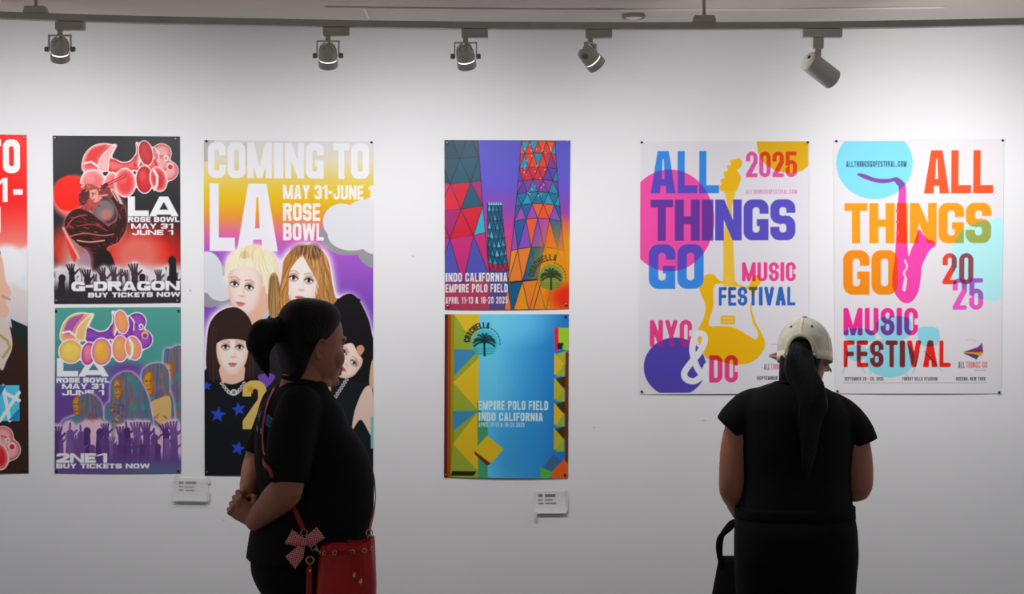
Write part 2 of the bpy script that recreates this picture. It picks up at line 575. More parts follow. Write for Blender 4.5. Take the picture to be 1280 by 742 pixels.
        wob = back + .6 * curl * (0.35 * np.sin(V * math.pi) * (0.4 + .6 * np.cos(U * 5.1)) ** 2 + (1 - (2 * U - 1) ** 2) * (V ** 10 + .35 * (1 - V) ** 12))
        co_ = np.stack([(Q[..., 0] - 640) * K * d, -wob, CAM_Z - (Q[..., 1] - 371) * K * d], -1).reshape(-1, 3)
        me = bpy.data.meshes.new(name)
        me.vertices.add(nx * ny)
        me.vertices.foreach_set('co', co_.ravel())
        idx = np.arange(nx * ny).reshape(ny, nx)
        q = np.stack([idx[1:, :-1], idx[1:, 1:], idx[:-1, 1:], idx[:-1, :-1]], -1).reshape(-1, 4)
        me.loops.add(q.size); me.loops.foreach_set('vertex_index', q.ravel())
        me.polygons.add(len(q)); me.polygons.foreach_set('loop_start', np.arange(len(q)) * 4)
        me.update(calc_edges=True)
        at = me.color_attributes.new('artwork', 'FLOAT_COLOR', 'POINT')
        L = np.clip(s2l(A) * gain, 0, .92).reshape(-1, 3)
        at.data.foreach_set('color', np.concatenate([L, np.ones((len(L), 1))], 1).astype(np.float32).ravel())
        o = link(name, me, material)
        return tag(o, label, cat, group)


def print_mat(name, rough):
    m = mat(name, (.8, .8, .8, 1), rough, spec=0.22)
    nt = m.node_tree
    a = nt.nodes.new('ShaderNodeAttribute'); a.attribute_name = 'artwork'
    nt.links.new(a.outputs['Color'], nt.nodes['Principled BSDF'].inputs['Base Color'])
    return m


M_print = print_mat('printed_satin_paper', 0.42)
M_matte = print_mat('printed_matte_paper', 0.6)
WHITE = (236, 236, 240)
# ------------------------------------------------------------------ artwork pieces
def blob_logo(P, fx, fy, pal):
    """bubbly balloon shapes with a white outline; fx, fy map the drawing to photo pixels"""
    s = abs(fx(1) - fx(0))
    M = lambda pts: [(fx(a), fy(b)) for a, b in pts]
    E_ = lambda c, r, ang=0: (fx(c[0]), fy(c[1]), r[0] * s, r[1] * s, ang)
    horn = spl(M([(110, 300), (105, 230), (135, 150), (200, 92), (280, 75), (350, 84), (385, 80), (362, 125), (330, 190), (305, 250), (300, 300), (200, 300)]))
    prong = spl(M([(235, 290), (240, 220), (275, 160), (350, 95), (372, 92), (345, 150), (320, 210), (305, 300)]))
    belt = spl(M([(300, 215), (360, 205), (430, 235), (500, 220), (545, 170), (600, 220), (680, 200), (720, 270), (620, 300), (520, 290), (420, 300), (330, 310)]))
    tusk = spl(M([(545, 60), (600, 110), (615, 180), (590, 250), (520, 260), (540, 190), (552, 120)]))
    egg = E_((622, 150), (54, 98), -12)
    cloud = [E_((752, 150), (76, 74)), E_((690, 225), (76, 66)), E_((805, 300), (78, 78)), E_((748, 240), (60, 70))]
    balls = [(E_((188, 398), (96, 96)), 0), (E_((338, 418), (58, 96), 8), 1), (E_((610, 375), (66, 108), 0), 3),
             (E_((724, 372), (64, 98), -12), 4), (E_((452, 402), (82, 112), 0), 2)]
    allm = np.maximum.reduce([P.poly(horn), P.poly(belt), P.poly(tusk), P.ell(*egg)] + [P.ell(*c) for c in cloud] + [P.ell(*b[0]) for b in balls])
    solid = np.maximum(allm, np.clip((P.blur(allm, 2.6) - .42) * 8, 0, 1))
    out = np.clip((P.blur(solid, 1.3) - .12) * 6, 0, 1)
    P.fill(out, pal['line']); P.fill(solid, pal['horn2']); P.fill(np.clip(solid * P.blur(solid, 2), 0, 1) ** 3, pal['belt'], .8)
    def shade(m, c0, c1, dx=-.35, dy=-.35, wd=3.0):
        P.fill(m, c0)
        lo = P.blur(m, wd)
        P.fill(np.clip(m * (1 - lo) * 2.0, 0, 1), c1)
    ln = lambda pts, r=1.1: P.fill(P.line(pts, r), pal['line'])
    for c in cloud: shade(P.ell(*c), pal['cloud'], pal['cloud2'])
    shade(P.poly(belt), pal['belt'], pal['belt2'])
    shade(P.poly(horn), pal['horn'], pal['horn2'])
    P.fill(P.poly(spl(M([(130, 240), (170, 130), (260, 90), (300, 85), (230, 170), (190, 240)]))), pal['horn3'], .8)
    P.fill(P.poly(prong, .8), pal['line']); shade(P.poly(prong, -.6), pal['prong'], pal['horn2'])
    shade(P.poly(tusk), pal['prong'], pal['belt2'])
    ln(M([(548, 62), (575, 120), (583, 190), (560, 260)])); ln(M([(590, 90), (606, 150), (600, 240)]))
    P.fill(P.ell(egg[0], egg[1], egg[2] + 1.2, egg[3] + 1.2, egg[4]), pal['line'])
    shade(P.ell(*egg), pal['ball'][3][0], pal['ball'][3][1])
    for b, i in balls:
        P.fill(P.ell(b[0], b[1], b[2] + 1.4, b[3] + 1.4, b[4]), pal['line'])
        shade(P.ell(*b), pal['ball'][i][0], pal['ball'][i][1])
        P.fill(P.ell(b[0] - b[2] * .25, b[1] - b[3] * .3, b[2] * .4, b[3] * .4, b[4], 3), pal['ball'][i][2], .45)
    ln(M([(690, 300), (715, 350), (712, 420), (690, 460)]), 1.6)
    ln(M([(120, 240), (175, 226), (225, 262)]), 1.3)
    ln(M([(700, 110), (730, 150), (725, 220)]), .7); ln(M([(780, 200), (770, 180), (790, 170), (806, 185), (795, 215), (775, 215)]), .7)
    P.fill(P.ell(*E_((820, 262), (32, 34))), pal['dot'])
    P.fill(P.ell(*E_((822, 268), (20, 20))), pal['dot2'])


def raised_hand(P, rng, x, y, h, color, base):
    """one arm of the crowd with an open, fist or pointing hand"""
    lean = rng.uniform(-.12, .12); top = y + h * .34
    arm = P.poly([(x - h * .10 + lean * h * .3, top + 1), (x + h * .10 + lean * h * .3, top + 1), (x + h * .14, base), (x - h * .14, base)], .3)
    palm = P.ell(x + lean * h * .4, y + h * .3, h * .13, h * .15)
    m = np.maximum(arm, palm)
    kind = rng.random()
    fs = [-.75, -.38, 0, .35] if kind < .6 else ([-.1] if kind < .8 else [])
    for a in fs:
        a2 = a * .55 + lean
        x1, y1 = x + lean * h * .4 + a * h * .15, y + h * .2
        m = np.maximum(m, P.line([(x1, y1), (x1 + math.sin(a2) * h * .22, y1 - math.cos(a2) * h * .24)], max(h * .032, .45)))
    if kind < .8:
        m = np.maximum(m, P.line([(x + h * .12, y + h * .33), (x + h * .24, y + h * .18)], max(h * .035, .5)))
    P.fill(m, color)


def crowd(P, seed, x0, x1, y, base, color, n, hmin, hmax, halo=None):
    rng = random.Random(seed)
    spots = [(x0 + (x1 - x0) * (i + rng.uniform(.2, .8)) / n, y + rng.uniform(-3, 6), rng.uniform(hmin, hmax)) for i in range(n)]
    if halo is not None:
        hm = P.zero()
        for x, yy, h in spots: hm = np.maximum(hm, P.line([(x, yy + 2), (x, base)], h * .17))
        P.fill(np.clip(P.blur(hm, 2.2) * 1.8, 0, 1), halo, .9)
    for x, yy, h in spots:
        q = rng.uniform(-12, 26); c = tuple(min(255, max(0, v + q)) for v in color)
        raised_hand(P, rng, x, yy, h, c, base)


def portrait(P, cx, cy, w, h, ang, skin, lip, eye, shadow, gaze=0):
    """a plain drawn face; (cx, cy) centre, w and h half sizes, ang its tilt"""
    c, s = math.cos(math.radians(ang)), math.sin(math.radians(ang))
    T = lambda u, v: (cx + (u * c - v * s) * w, cy + (u * s + v * c) * h)
    face = spl([T(*p) for p in ((0, -1.05), (.6, -.92), (.95, -.45), (.96, 0), (.84, .45), (.5, .82), (.16, 1.02), (-.16, 1.02), (-.5, .82), (-.84, .45), (-.96, 0), (-.95, -.45), (-.6, -.92))])
    fm = P.poly(face)
    P.fill(fm, skin)
    lo = P.blur(fm, w * .22)
    P.fill(np.clip(fm * (1 - lo) * 1.3, 0, 1), shadow, .75)
    P.fill(P.line(spl([T(.13 + gaze, -.08), T(.12 + gaze, .1), T(.19 + gaze, .26)], False, 3), w * .025, 1.6), shadow, .4)
    P.fill(P.ell(*T(.05 + gaze, .3), w * .16, h * .035, ang, 1.6), shadow, .75)
    for q in (-1, 1):
        ex = q * .42 + gaze
        P.fill(P.ell(*T(ex, -.1), w * .28, h * .16, ang, 1.8), (150, 118, 110), .6)
        P.fill(P.ell(*T(ex, -.08), w * .20, h * .075, ang), (238, 234, 232))
        P.fill(P.ell(*T(ex, -.08), w * .085, h * .075, ang), eye)
        P.fill(P.line([T(ex - .23, -.08), T(ex, -.17), T(ex + .23, -.08)], w * .032), (38, 28, 28))
        P.fill(P.line([T(ex - .27, -.27), T(ex + .02, -.34), T(ex + .28, -.26)], w * .04, .8), shadow, .9)
    P.fill(P.ell(*T(gaze, .56), w * .27, h * .055, ang), lip)
    P.fill(P.ell(*T(gaze, .62), w * .19, h * .055, ang), lip)
    P.fill(P.line([T(gaze - .26, .565), T(gaze + .26, .565)], .35), tuple(v * .6 for v in lip))
    return T


def strands(P, mask, seed, x0, x1, y0, y1, col, n, r=.5, sway=4, a=.6, wave=0.0):
    """fine hair lines from top to bottom, fanning out from the middle"""
    rng = random.Random(seed)
    m = P.zero(); xc = (x0 + x1) / 2
    for i in range(n):
        x = rng.uniform(x0, x1); q = (x - xc) / (x1 - x0) * 2 * sway + rng.uniform(-1.5, 1.5); ph = rng.uniform(0, 6)
        pts = [(x - (x - xc) * .35 * (1 - t) ** 2 + q * t + wave * math.sin(ph + t * 7), y0 + (y1 - y0) * t) for t in np.linspace(0, 1, 9)]
        m = np.maximum(m, P.line(spl(pts, False, 2), r))
    P.fill(m * mask, col, a)


def star(P, x, y, r, color, ang=0):
    pts = []
    for i in range(10):
        q = r if i % 2 == 0 else r * .42
        t = math.radians(ang - 90 + 36 * i)
        pts.append((x + q * math.cos(t), y + q * math.sin(t)))
    P.fill(P.poly(pts, .2), color)


RED = dict(line=(240, 226, 226), cloud=(226, 170, 170), cloud2=(196, 90, 92), belt=(232, 120, 120), belt2=(190, 40, 46), horn=(216, 84, 84),
           horn2=(236, 176, 174), horn3=(214, 56, 58), prong=(238, 190, 190), dot=(240, 200, 200), dot2=(190, 40, 46),
           ball=[((222, 120, 118), (236, 190, 188), (240, 170, 168)), ((220, 100, 100), (236, 180, 180), (240, 160, 160)), ((214, 66, 70), (238, 160, 160), (236, 120, 120)),
                 ((196, 46, 52), (160, 24, 30), (230, 110, 110)), ((190, 40, 46), (236, 140, 140), (226, 90, 90))])
POP = dict(line=(236, 222, 226), cloud=(136, 78, 160), cloud2=(104, 52, 132), belt=(128, 72, 158), belt2=(100, 46, 132), horn=(196, 130, 128),
           horn2=(226, 180, 110), horn3=(132, 70, 150), prong=(222, 160, 130), dot=(226, 160, 120), dot2=(120, 60, 140),
           ball=[((214, 186, 96), (200, 150, 100), (226, 204, 130)), ((204, 112, 138), (150, 60, 130), (220, 150, 160)), ((214, 160, 72), (176, 104, 170), (226, 184, 96)),
                 ((218, 150, 92), (206, 120, 140), (232, 180, 110)), ((214, 150, 96), (200, 120, 150), (226, 176, 110))])

# ---- far left poster, cut by the frame's edge
def art_red_tour():
    P = Print(-177, 168, 35.5, 591, (200, 30, 26))
    P.img = P.gy([(168, (216, 24, 20)), (250, (214, 30, 28)), (300, (222, 120, 112)), (330, (224, 206, 204)), (400, (200, 196, 200)), (450, (70, 50, 48)), (500, (44, 30, 28)), (591, (40, 26, 26))]) / 255.0
    P.fill(P.ell(40, 335, 26, 28, 0, 6), (214, 216, 222)); P.fill(P.ell(10, 330, 24, 24, 0, 8), (222, 222, 226))
    # white lettering
    P.text('COMING TO', -170, 174, 27, 216, WHITE, S=.28, R=.22, gap=.05)
    P.text('MAY 31-', -95, 224, 0, 252, WHITE, S=.28, R=.2, gap=.05); 
    P.fill(P.rect(18, 236, 30, 243), WHITE); P.fill(P.rect(-3, 222, 11, 252), (214, 28, 26)); P.text('1', 0, 222, 11, 252, WHITE, S=.3)
    P.fill(P.rect(-8, 258, 2, 290), WHITE)
    # figure in a dark jacket
    P.fill(P.poly(spl([(-90, 330), (-70, 280), (-35, 268), (-8, 290), (4, 330), (2, 380), (-20, 420), (-80, 410)])), (70, 44, 36))
    P.fill(P.poly(spl([(-60, 310), (-20, 300), (2, 318), (8, 350), (15, 366), (8, 375), (12, 388), (4, 400), (-30, 420), (-60, 390)])), (216, 176, 158))
    P.fill(P.line([(4, 370), (13, 374)], 1.5), (180, 150, 130))
    P.fill(P.poly(spl([(-140, 480), (-80, 415), (-20, 400), (12, 408), (36, 430), (36, 600), (-150, 600)])), (52, 34, 30))
    P.fill(P.poly(spl([(-10, 400), (8, 398), (16, 430), (8, 452), (2, 462), (-8, 440)])), (204, 190, 184))
    P.fill(P.line([(0, 418), (10, 426), (13, 434), (4, 446)], 1.6), (176, 150, 90))
    P.fill(P.poly([(14, 398), (36, 408), (36, 440), (18, 420)]), (30, 40, 40))
    # blue picture and pink blobs
    P.fill(P.rect(-40, 481, 24.5, 525.5), (90, 190, 224))
    for a in ((-10, 482, 24, 500), (0, 525, 24, 490), (4, 482, 12, 525)):
        P.fill(P.line([a[:2], a[2:]], 2.2), (224, 240, 246))
    P.fill(P.poly([(-3, 481), (8, 481), (-3, 500)]), (40, 120, 170)); P.fill(P.poly([(10, 525), (24, 510), (24, 525)]), (40, 130, 180))
    blob_logo(P, lambda u: -120 + u * .164, lambda v: 528 + v * .112, RED)
    P.sheet('concert_poster', [(-177, 166), (33.5, 168.5), (36, 591), (-175, 593)], 1.18, M_print,
            'tall red concert poster cut off by the left edge of the picture', curl=.003)


def art_black_red():
    P = Print(66, 169, 226, 379, (34, 34, 38))
    P.fill(P.ell(175, 318, 66, 34, 0, 34), (206, 36, 26)); P.fill(P.ell(172, 318, 30, 26, 0, 22), (214, 130, 118), .8)
    P.fill(P.ell(78, 310, 16, 24, 0, 14), (190, 60, 50)); P.fill(P.ell(92, 330, 14, 30, 0, 16), (206, 170, 170), .8)
    P.fill(np.clip(P.blur(P.rect(66, 332, 226, 356), 5) * 1.1, 0, 1), (214, 206, 212), .85)
    # red disc behind the singer
    P.fill(P.ell(94, 246, 30, 27, 0, 7), (220, 120, 112)); P.fill(P.poly(spl([(68, 250), (70, 228), (86, 219), (104, 224), (113, 238), (108, 258), (96, 262), (78, 262)])), (226, 30, 14))
    blob_logo(P, lambda u: 60 + (250 + (u - 85) * .95) / 6.18, lambda v: 160 + (90 + (v - 45) * .917) / 6.18, RED)
    # singer: one arm bent up to the face, holding a microphone
    torso = spl([(80, 278), (88, 264), (102, 260), (114, 266), (124, 274), (138, 284), (150, 290), (148, 302), (133, 310), (140, 330), (147, 349), (118, 353), (113, 332), (109, 314), (97, 305), (86, 294)])
    arm = spl([(128, 298), (138, 302), (150, 298), (158, 284), (158, 266), (152, 252), (145, 241), (136, 237), (133, 242), (141, 251), (147, 264), (145, 276), (135, 283)])
    bm_ = np.maximum(P.poly(torso), P.poly(arm))
    P.fill(np.clip(P.blur(bm_, 2.5) * 1.6, 0, 1), (210, 140, 134), .75)
    P.fill(P.ell(130, 262, 13, 13, 0, 4), (120, 108, 112)); P.fill(P.ell(133, 268, 8, 7, 0, 5), (196, 120, 112), .7)
    P.fill(bm_, (46, 20, 20))
    P.fill(P.poly(spl([(99, 242), (107, 230), (118, 231), (126, 238), (127, 248), (120, 258), (110, 263), (100, 258)])), (168, 78, 70))
    P.fill(P.poly(spl([(110, 240), (119, 236), (126, 241), (126, 248), (118, 252)])), (226, 160, 150)); P.fill(P.poly(spl([(98, 246), (104, 236), (112, 240), (108, 252), (102, 256)])), (84, 34, 36))
    P.fill(P.poly(spl([(122, 236), (134, 233), (142, 238), (140, 246), (128, 246)])), (128, 52, 52)); P.fill(P.line([(124, 244), (134, 243)], 1.0), (224, 150, 140))
    P.fill(P.poly(spl([(138, 236), (144, 237), (151, 248), (153, 255), (146, 250)])), (228, 176, 170)); P.fill(P.line([(141, 238), (149, 252)], .5), (60, 24, 26))
    P.fill(P.line([(132, 231), (156, 219)], 2.0), (186, 36, 38)); P.fill(P.line([(132, 231), (156, 219)], .6), (236, 120, 110)); P.fill(P.line([(129, 233), (133, 230)], 2.4), (80, 26, 28))
    rng = random.Random(3); inner = np.clip(P.blur(bm_, .8) * 2 - 1, 0, 1)
    for i in range(170):
        x, y = rng.uniform(80, 157), rng.uniform(255, 316)
        up = x > 140
        dx, dy = (rng.uniform(-2, 1), rng.uniform(3, 8)) if up else (rng.uniform(3, 9), rng.uniform(-1, 4))
        P.fill(P.line([(x, y), (x + dx, y + dy)], rng.uniform(.25, .7)) * inner, rng.choice([(150, 40, 36), (120, 34, 32), (196, 80, 70), (24, 12, 14), (20, 10, 12), (90, 30, 30)]), .75)
    for i in range(60):
        x, y = rng.uniform(98, 128), rng.uniform(230, 262)
        P.fill(P.ell(x, y, rng.uniform(.5, 1.4), rng.uniform(.5, 1.4)), rng.choice([(224, 150, 140), (120, 40, 40), (60, 24, 28), (196, 90, 80)]), .75)
    for pts, w_, c_ in (([(84, 296), (104, 291), (128, 294), (142, 292)], .7, (206, 120, 110)), ([(96, 300), (112, 302), (130, 300)], .8, (230, 176, 166)), ([(82, 284), (92, 272), (108, 268)], .6, (196, 90, 84)), ([(96, 282), (116, 280), (134, 288)], .6, (170, 60, 56))):
        P.fill(P.line(spl(pts, False), w_), c_, .9)
    P.fill(P.poly(spl([(80, 290), (88, 302), (95, 316), (92, 328), (85, 312)])), (216, 66, 56)); P.fill(P.line(spl([(78, 284), (86, 300), (98, 322)], False), 1.2, 1.5), (232, 190, 186), .9)
    P.fill(P.ell(107, 326, 8, 14, 0, 6), (170, 150, 170), .7); P.fill(P.poly(spl([(122, 312), (136, 314), (144, 332), (150, 348), (128, 352), (120, 332)])), (30, 22, 24))
    P.fill(np.clip(P.blur(P.rect(66, 340, 226, 352), 5), 0, 1), (214, 206, 212), .7)
    # crowd
    for args in ((11, 338, 16, 24, 34), (12, 334, 9, 28, 38)):
        crowd(P, args[0], 66, 226, args[1], 370, (50, 40, 46), args[2], args[3], args[4], halo=(222, 216, 222))
    raised_hand(P, random.Random(1), 217, 314, 40, (36, 28, 32), 372)
    P.fill(np.clip((P.Y - 349) / 14, 0, 1), (44, 42, 46), .96)
    P.fill(P.rect(161, 244, 226, 302) * 0, WHITE)
    P.text('LA', 160, 245, 224, 270, WHITE, S=.36, B=.3, gap=.02, relw={'L': .8, 'A': 1.15})
    P.text('ROSE BOWL', 160, 270.5, 225, 277, WHITE, S=.36, B=.25, R=.35, gap=.1)
    P.text('MAY 31', 164, 279, 217, 285.5, WHITE, S=.38, B=.25, R=.35, gap=.1)
    P.text('JUNE 1', 165, 287, 217, 293.5, WHITE, S=.38, B=.25, R=.35, gap=.1)
    P.text('G-DRAGON', 88, 351.5, 225, 363.5, WHITE, S=.42, B=.27, R=.4, gap=.06)
    P.text('BUY TICKETS NOW', 109, 365.5, 225.5, 371.5, WHITE, S=.42, B=.26, R=.35, gap=.12)
    P.sheet('concert_poster', [(66, 169.5), (225, 170.5), (226, 378), (68, 379.5)], 1.02, M_print,
            'black and red concert poster pinned above the teal one', group=None, curl=.003)


def art_teal():
    P = Print(68, 384, 227, 592, (76, 136, 128))
    P.img = P.gy([(384, (76, 138, 130)), (450, (72, 128, 124)), (470, (84, 90, 130)), (500, (88, 60, 124)), (592, (84, 74, 128))]) / 255.0
    P.fill(P.ell(200, 440, 60, 24, 0, 24), (72, 134, 126)); P.fill(P.ell(160, 462, 20, 8, 0, 10), (98, 60, 130))
    blob_logo(P, lambda u: 60 + u / 6.747, lambda v: 380 + v / 6.747, POP)
    P.text('LA', 70.5, 447.5, 136, 470.5, WHITE, S=.36, B=.3, gap=.02, relw={'L': .8, 'A': 1.15})
    blob_logo(P, lambda u: 60 + u / 6.747, lambda v: 380 + v / 6.747, POP)
    P.text('ROSE BOWL', 70, 472, 137, 478.2, WHITE, S=.36, B=.25, R=.35, gap=.1)
    P.text('MAY 31', 77, 479.5, 130, 486, WHITE, S=.38, B=.25, R=.35, gap=.1)
    P.text('JUNE 1', 77, 487.5, 130, 494, WHITE, S=.38, B=.25, R=.35, gap=.1)
    def figure(hair, face, cloth, halo=(206, 170, 214)):
        allm = np.maximum(P.poly(spl(hair)), P.poly(spl(cloth)))
        P.fill(np.clip(P.blur(allm, 2.0) * 2.0, 0, 1), halo, .9)
        P.fill(P.poly(spl(cloth)), (76, 110, 124)); P.fill(P.poly(spl(hair)), (88, 98, 124))
        H = np.array(hair); x0, x1, y0, y1 = H[:, 0].min(), H[:, 0].max(), H[:, 1].min(), H[:, 1].max()
        for sd, col in ((1, (52, 110, 112)), (2, (110, 84, 120)), (3, (66, 76, 110)), (4, (140, 98, 76))):
            strands(P, P.poly(spl(hair)), int(x0) + sd, x0, x1, y0, y1 + 30, col, 9, .7, 5, .6, 1.0)
            strands(P, P.poly(spl(cloth)), int(x0) + sd + 9, x0, x1 + 8, y1 - 20, y1 + 60, col, 7, .9, 6, .5, 1.5)
        fm = P.poly(spl(face)); P.fill(fm, (184, 134, 44)); P.fill(np.clip(fm * (1 - P.blur(fm, 1.6)) * 1.6, 0, 1), (110, 70, 56))
        F = np.array(face); fx_, fy_ = F[:, 0].mean(), F[:, 1].mean(); fw, fh = np.ptp(F[:, 0]) / 2, np.ptp(F[:, 1]) / 2
        for u in (-.45, .3):
            P.fill(P.line([(fx_ + (u - .22) * fw, fy_ - .18 * fh), (fx_ + (u + .22) * fw, fy_ - .2 * fh)], .7), (84, 50, 60), .9)
        P.fill(P.line([(fx_ - .2 * fw, fy_ + .1 * fh), (fx_ - .3 * fw, fy_ + .28 * fh)], .5), (120, 74, 40)); P.fill(P.line([(fx_ - .35 * fw, fy_ + .52 * fh), (fx_ + .2 * fw, fy_ + .52 * fh)], .8), (130, 60, 50))
        P.fill(P.ell(fx_ + .55 * fw, fy_, .35 * fw, .8 * fh, 0, 2), (120, 76, 60), .6)
        return allm
    rng = random.Random(5)
    def mottle(m, n, x0, y0, x1, y1, cols):
        for i in range(n):
            x, y = rng.uniform(x0, x1), rng.uniform(y0, y1)
            P.fill(P.ell(x, y, rng.uniform(1, 4), rng.uniform(2, 7), rng.uniform(-30, 30), 1.2) * m, rng.choice(cols), .55)
    TE = [(52, 130, 118), (110, 66, 120), (150, 96, 70), (70, 110, 130)]
    a = figure([(206, 440), (214, 436), (228, 434), (230, 470), (228, 540), (214, 520), (206, 480)], [(206, 458), (213, 453), (218, 462), (216, 474), (211, 476), (207, 468)], [(196, 500), (212, 490), (230, 500), (230, 570), (196, 570)])
    mottle(a, 24, 206, 460, 228, 560, TE)
    a = figure([(178, 466), (188, 456), (204, 455), (212, 468), (210, 500), (190, 506), (180, 490)], [(180, 470), (188, 464), (194, 476), (192, 490), (186, 494), (180, 482)], [(184, 512), (196, 494), (216, 496), (218, 572), (196, 572)])
    mottle(a, 20, 186, 460, 214, 560, TE + [(190, 150, 90)])
    P.fill(P.poly(spl([(188, 505), (200, 498), (214, 498), (212, 540), (200, 530), (190, 520)])), (186, 156, 104))
    for i in range(24):
        x, y = rng.uniform(190, 214), rng.uniform(520, 556)
        P.fill(P.line([(x, y), (x + 3, y + rng.uniform(-5, 5))], .8), rng.choice([(110, 70, 60), (206, 180, 130), (90, 60, 90), (150, 100, 50)]), .9)
    a = figure([(140, 476), (152, 466), (166, 466), (178, 480), (188, 506), (190, 550), (150, 552), (138, 520), (138, 494)], [(142, 478), (150, 473), (155, 482), (152, 494), (146, 500), (142, 490)], [(130, 512), (146, 500), (176, 500), (190, 520), (190, 566), (134, 566)])
    mottle(a, 44, 138, 470, 190, 560, TE + [(46, 140, 116), (46, 140, 116)])
    for i in range(30):
        x = rng.uniform(138, 152); y = rng.uniform(505, 545)
        P.fill(P.line([(x, y), (x + 4, y + rng.uniform(-4, 6))], .7), rng.choice([(190, 140, 60), (80, 50, 90), (150, 90, 70)]), .8)
    a = figure([(98, 498), (106, 492), (118, 494), (128, 508), (126, 530), (106, 532), (98, 516)], [(90, 502), (97, 494), (102, 504), (100, 517), (94, 519), (91, 510)], [(76, 530), (92, 520), (118, 516), (132, 530), (134, 566), (74, 566)])
    mottle(a, 26, 80, 496, 132, 560, [(60, 110, 120), (88, 98, 124), (104, 70, 116)])
    P.fill(P.poly(spl([(114, 526), (120, 526), (122, 540), (116, 546)])), (180, 130, 40))
    P.fill(np.clip((P.Y - 548) / 18, 0, 1), (196, 170, 200), .55)
    crowd(P, 21, 68, 227, 532, 582, (78, 52, 104), 13, 30, 42, halo=(206, 176, 196))
    crowd(P, 22, 68, 227, 546, 586, (86, 60, 112), 15, 24, 34)
    P.fill(np.clip((P.Y - 566) / 12, 0, 1), (84, 66, 120), .95)
    P.fill(P.ell(215, 590, 60, 10, 0, 12), (80, 100, 122), .7)
    P.text('2NE1', 70, 567, 134, 579, WHITE, S=.4, B=.27, R=.35, gap=.06, relw={'1': .8})
    P.text('BUY TICKETS NOW', 70, 580, 187.5, 586, WHITE, S=.42, B=.26, R=.35, gap=.12)
    P.sheet('concert_poster', [(69, 384.5), (226, 383.5), (226.5, 591), (68.5, 591)], 1.4, M_print,
            'teal and purple concert poster pinned below the black and red one', curl=.003)


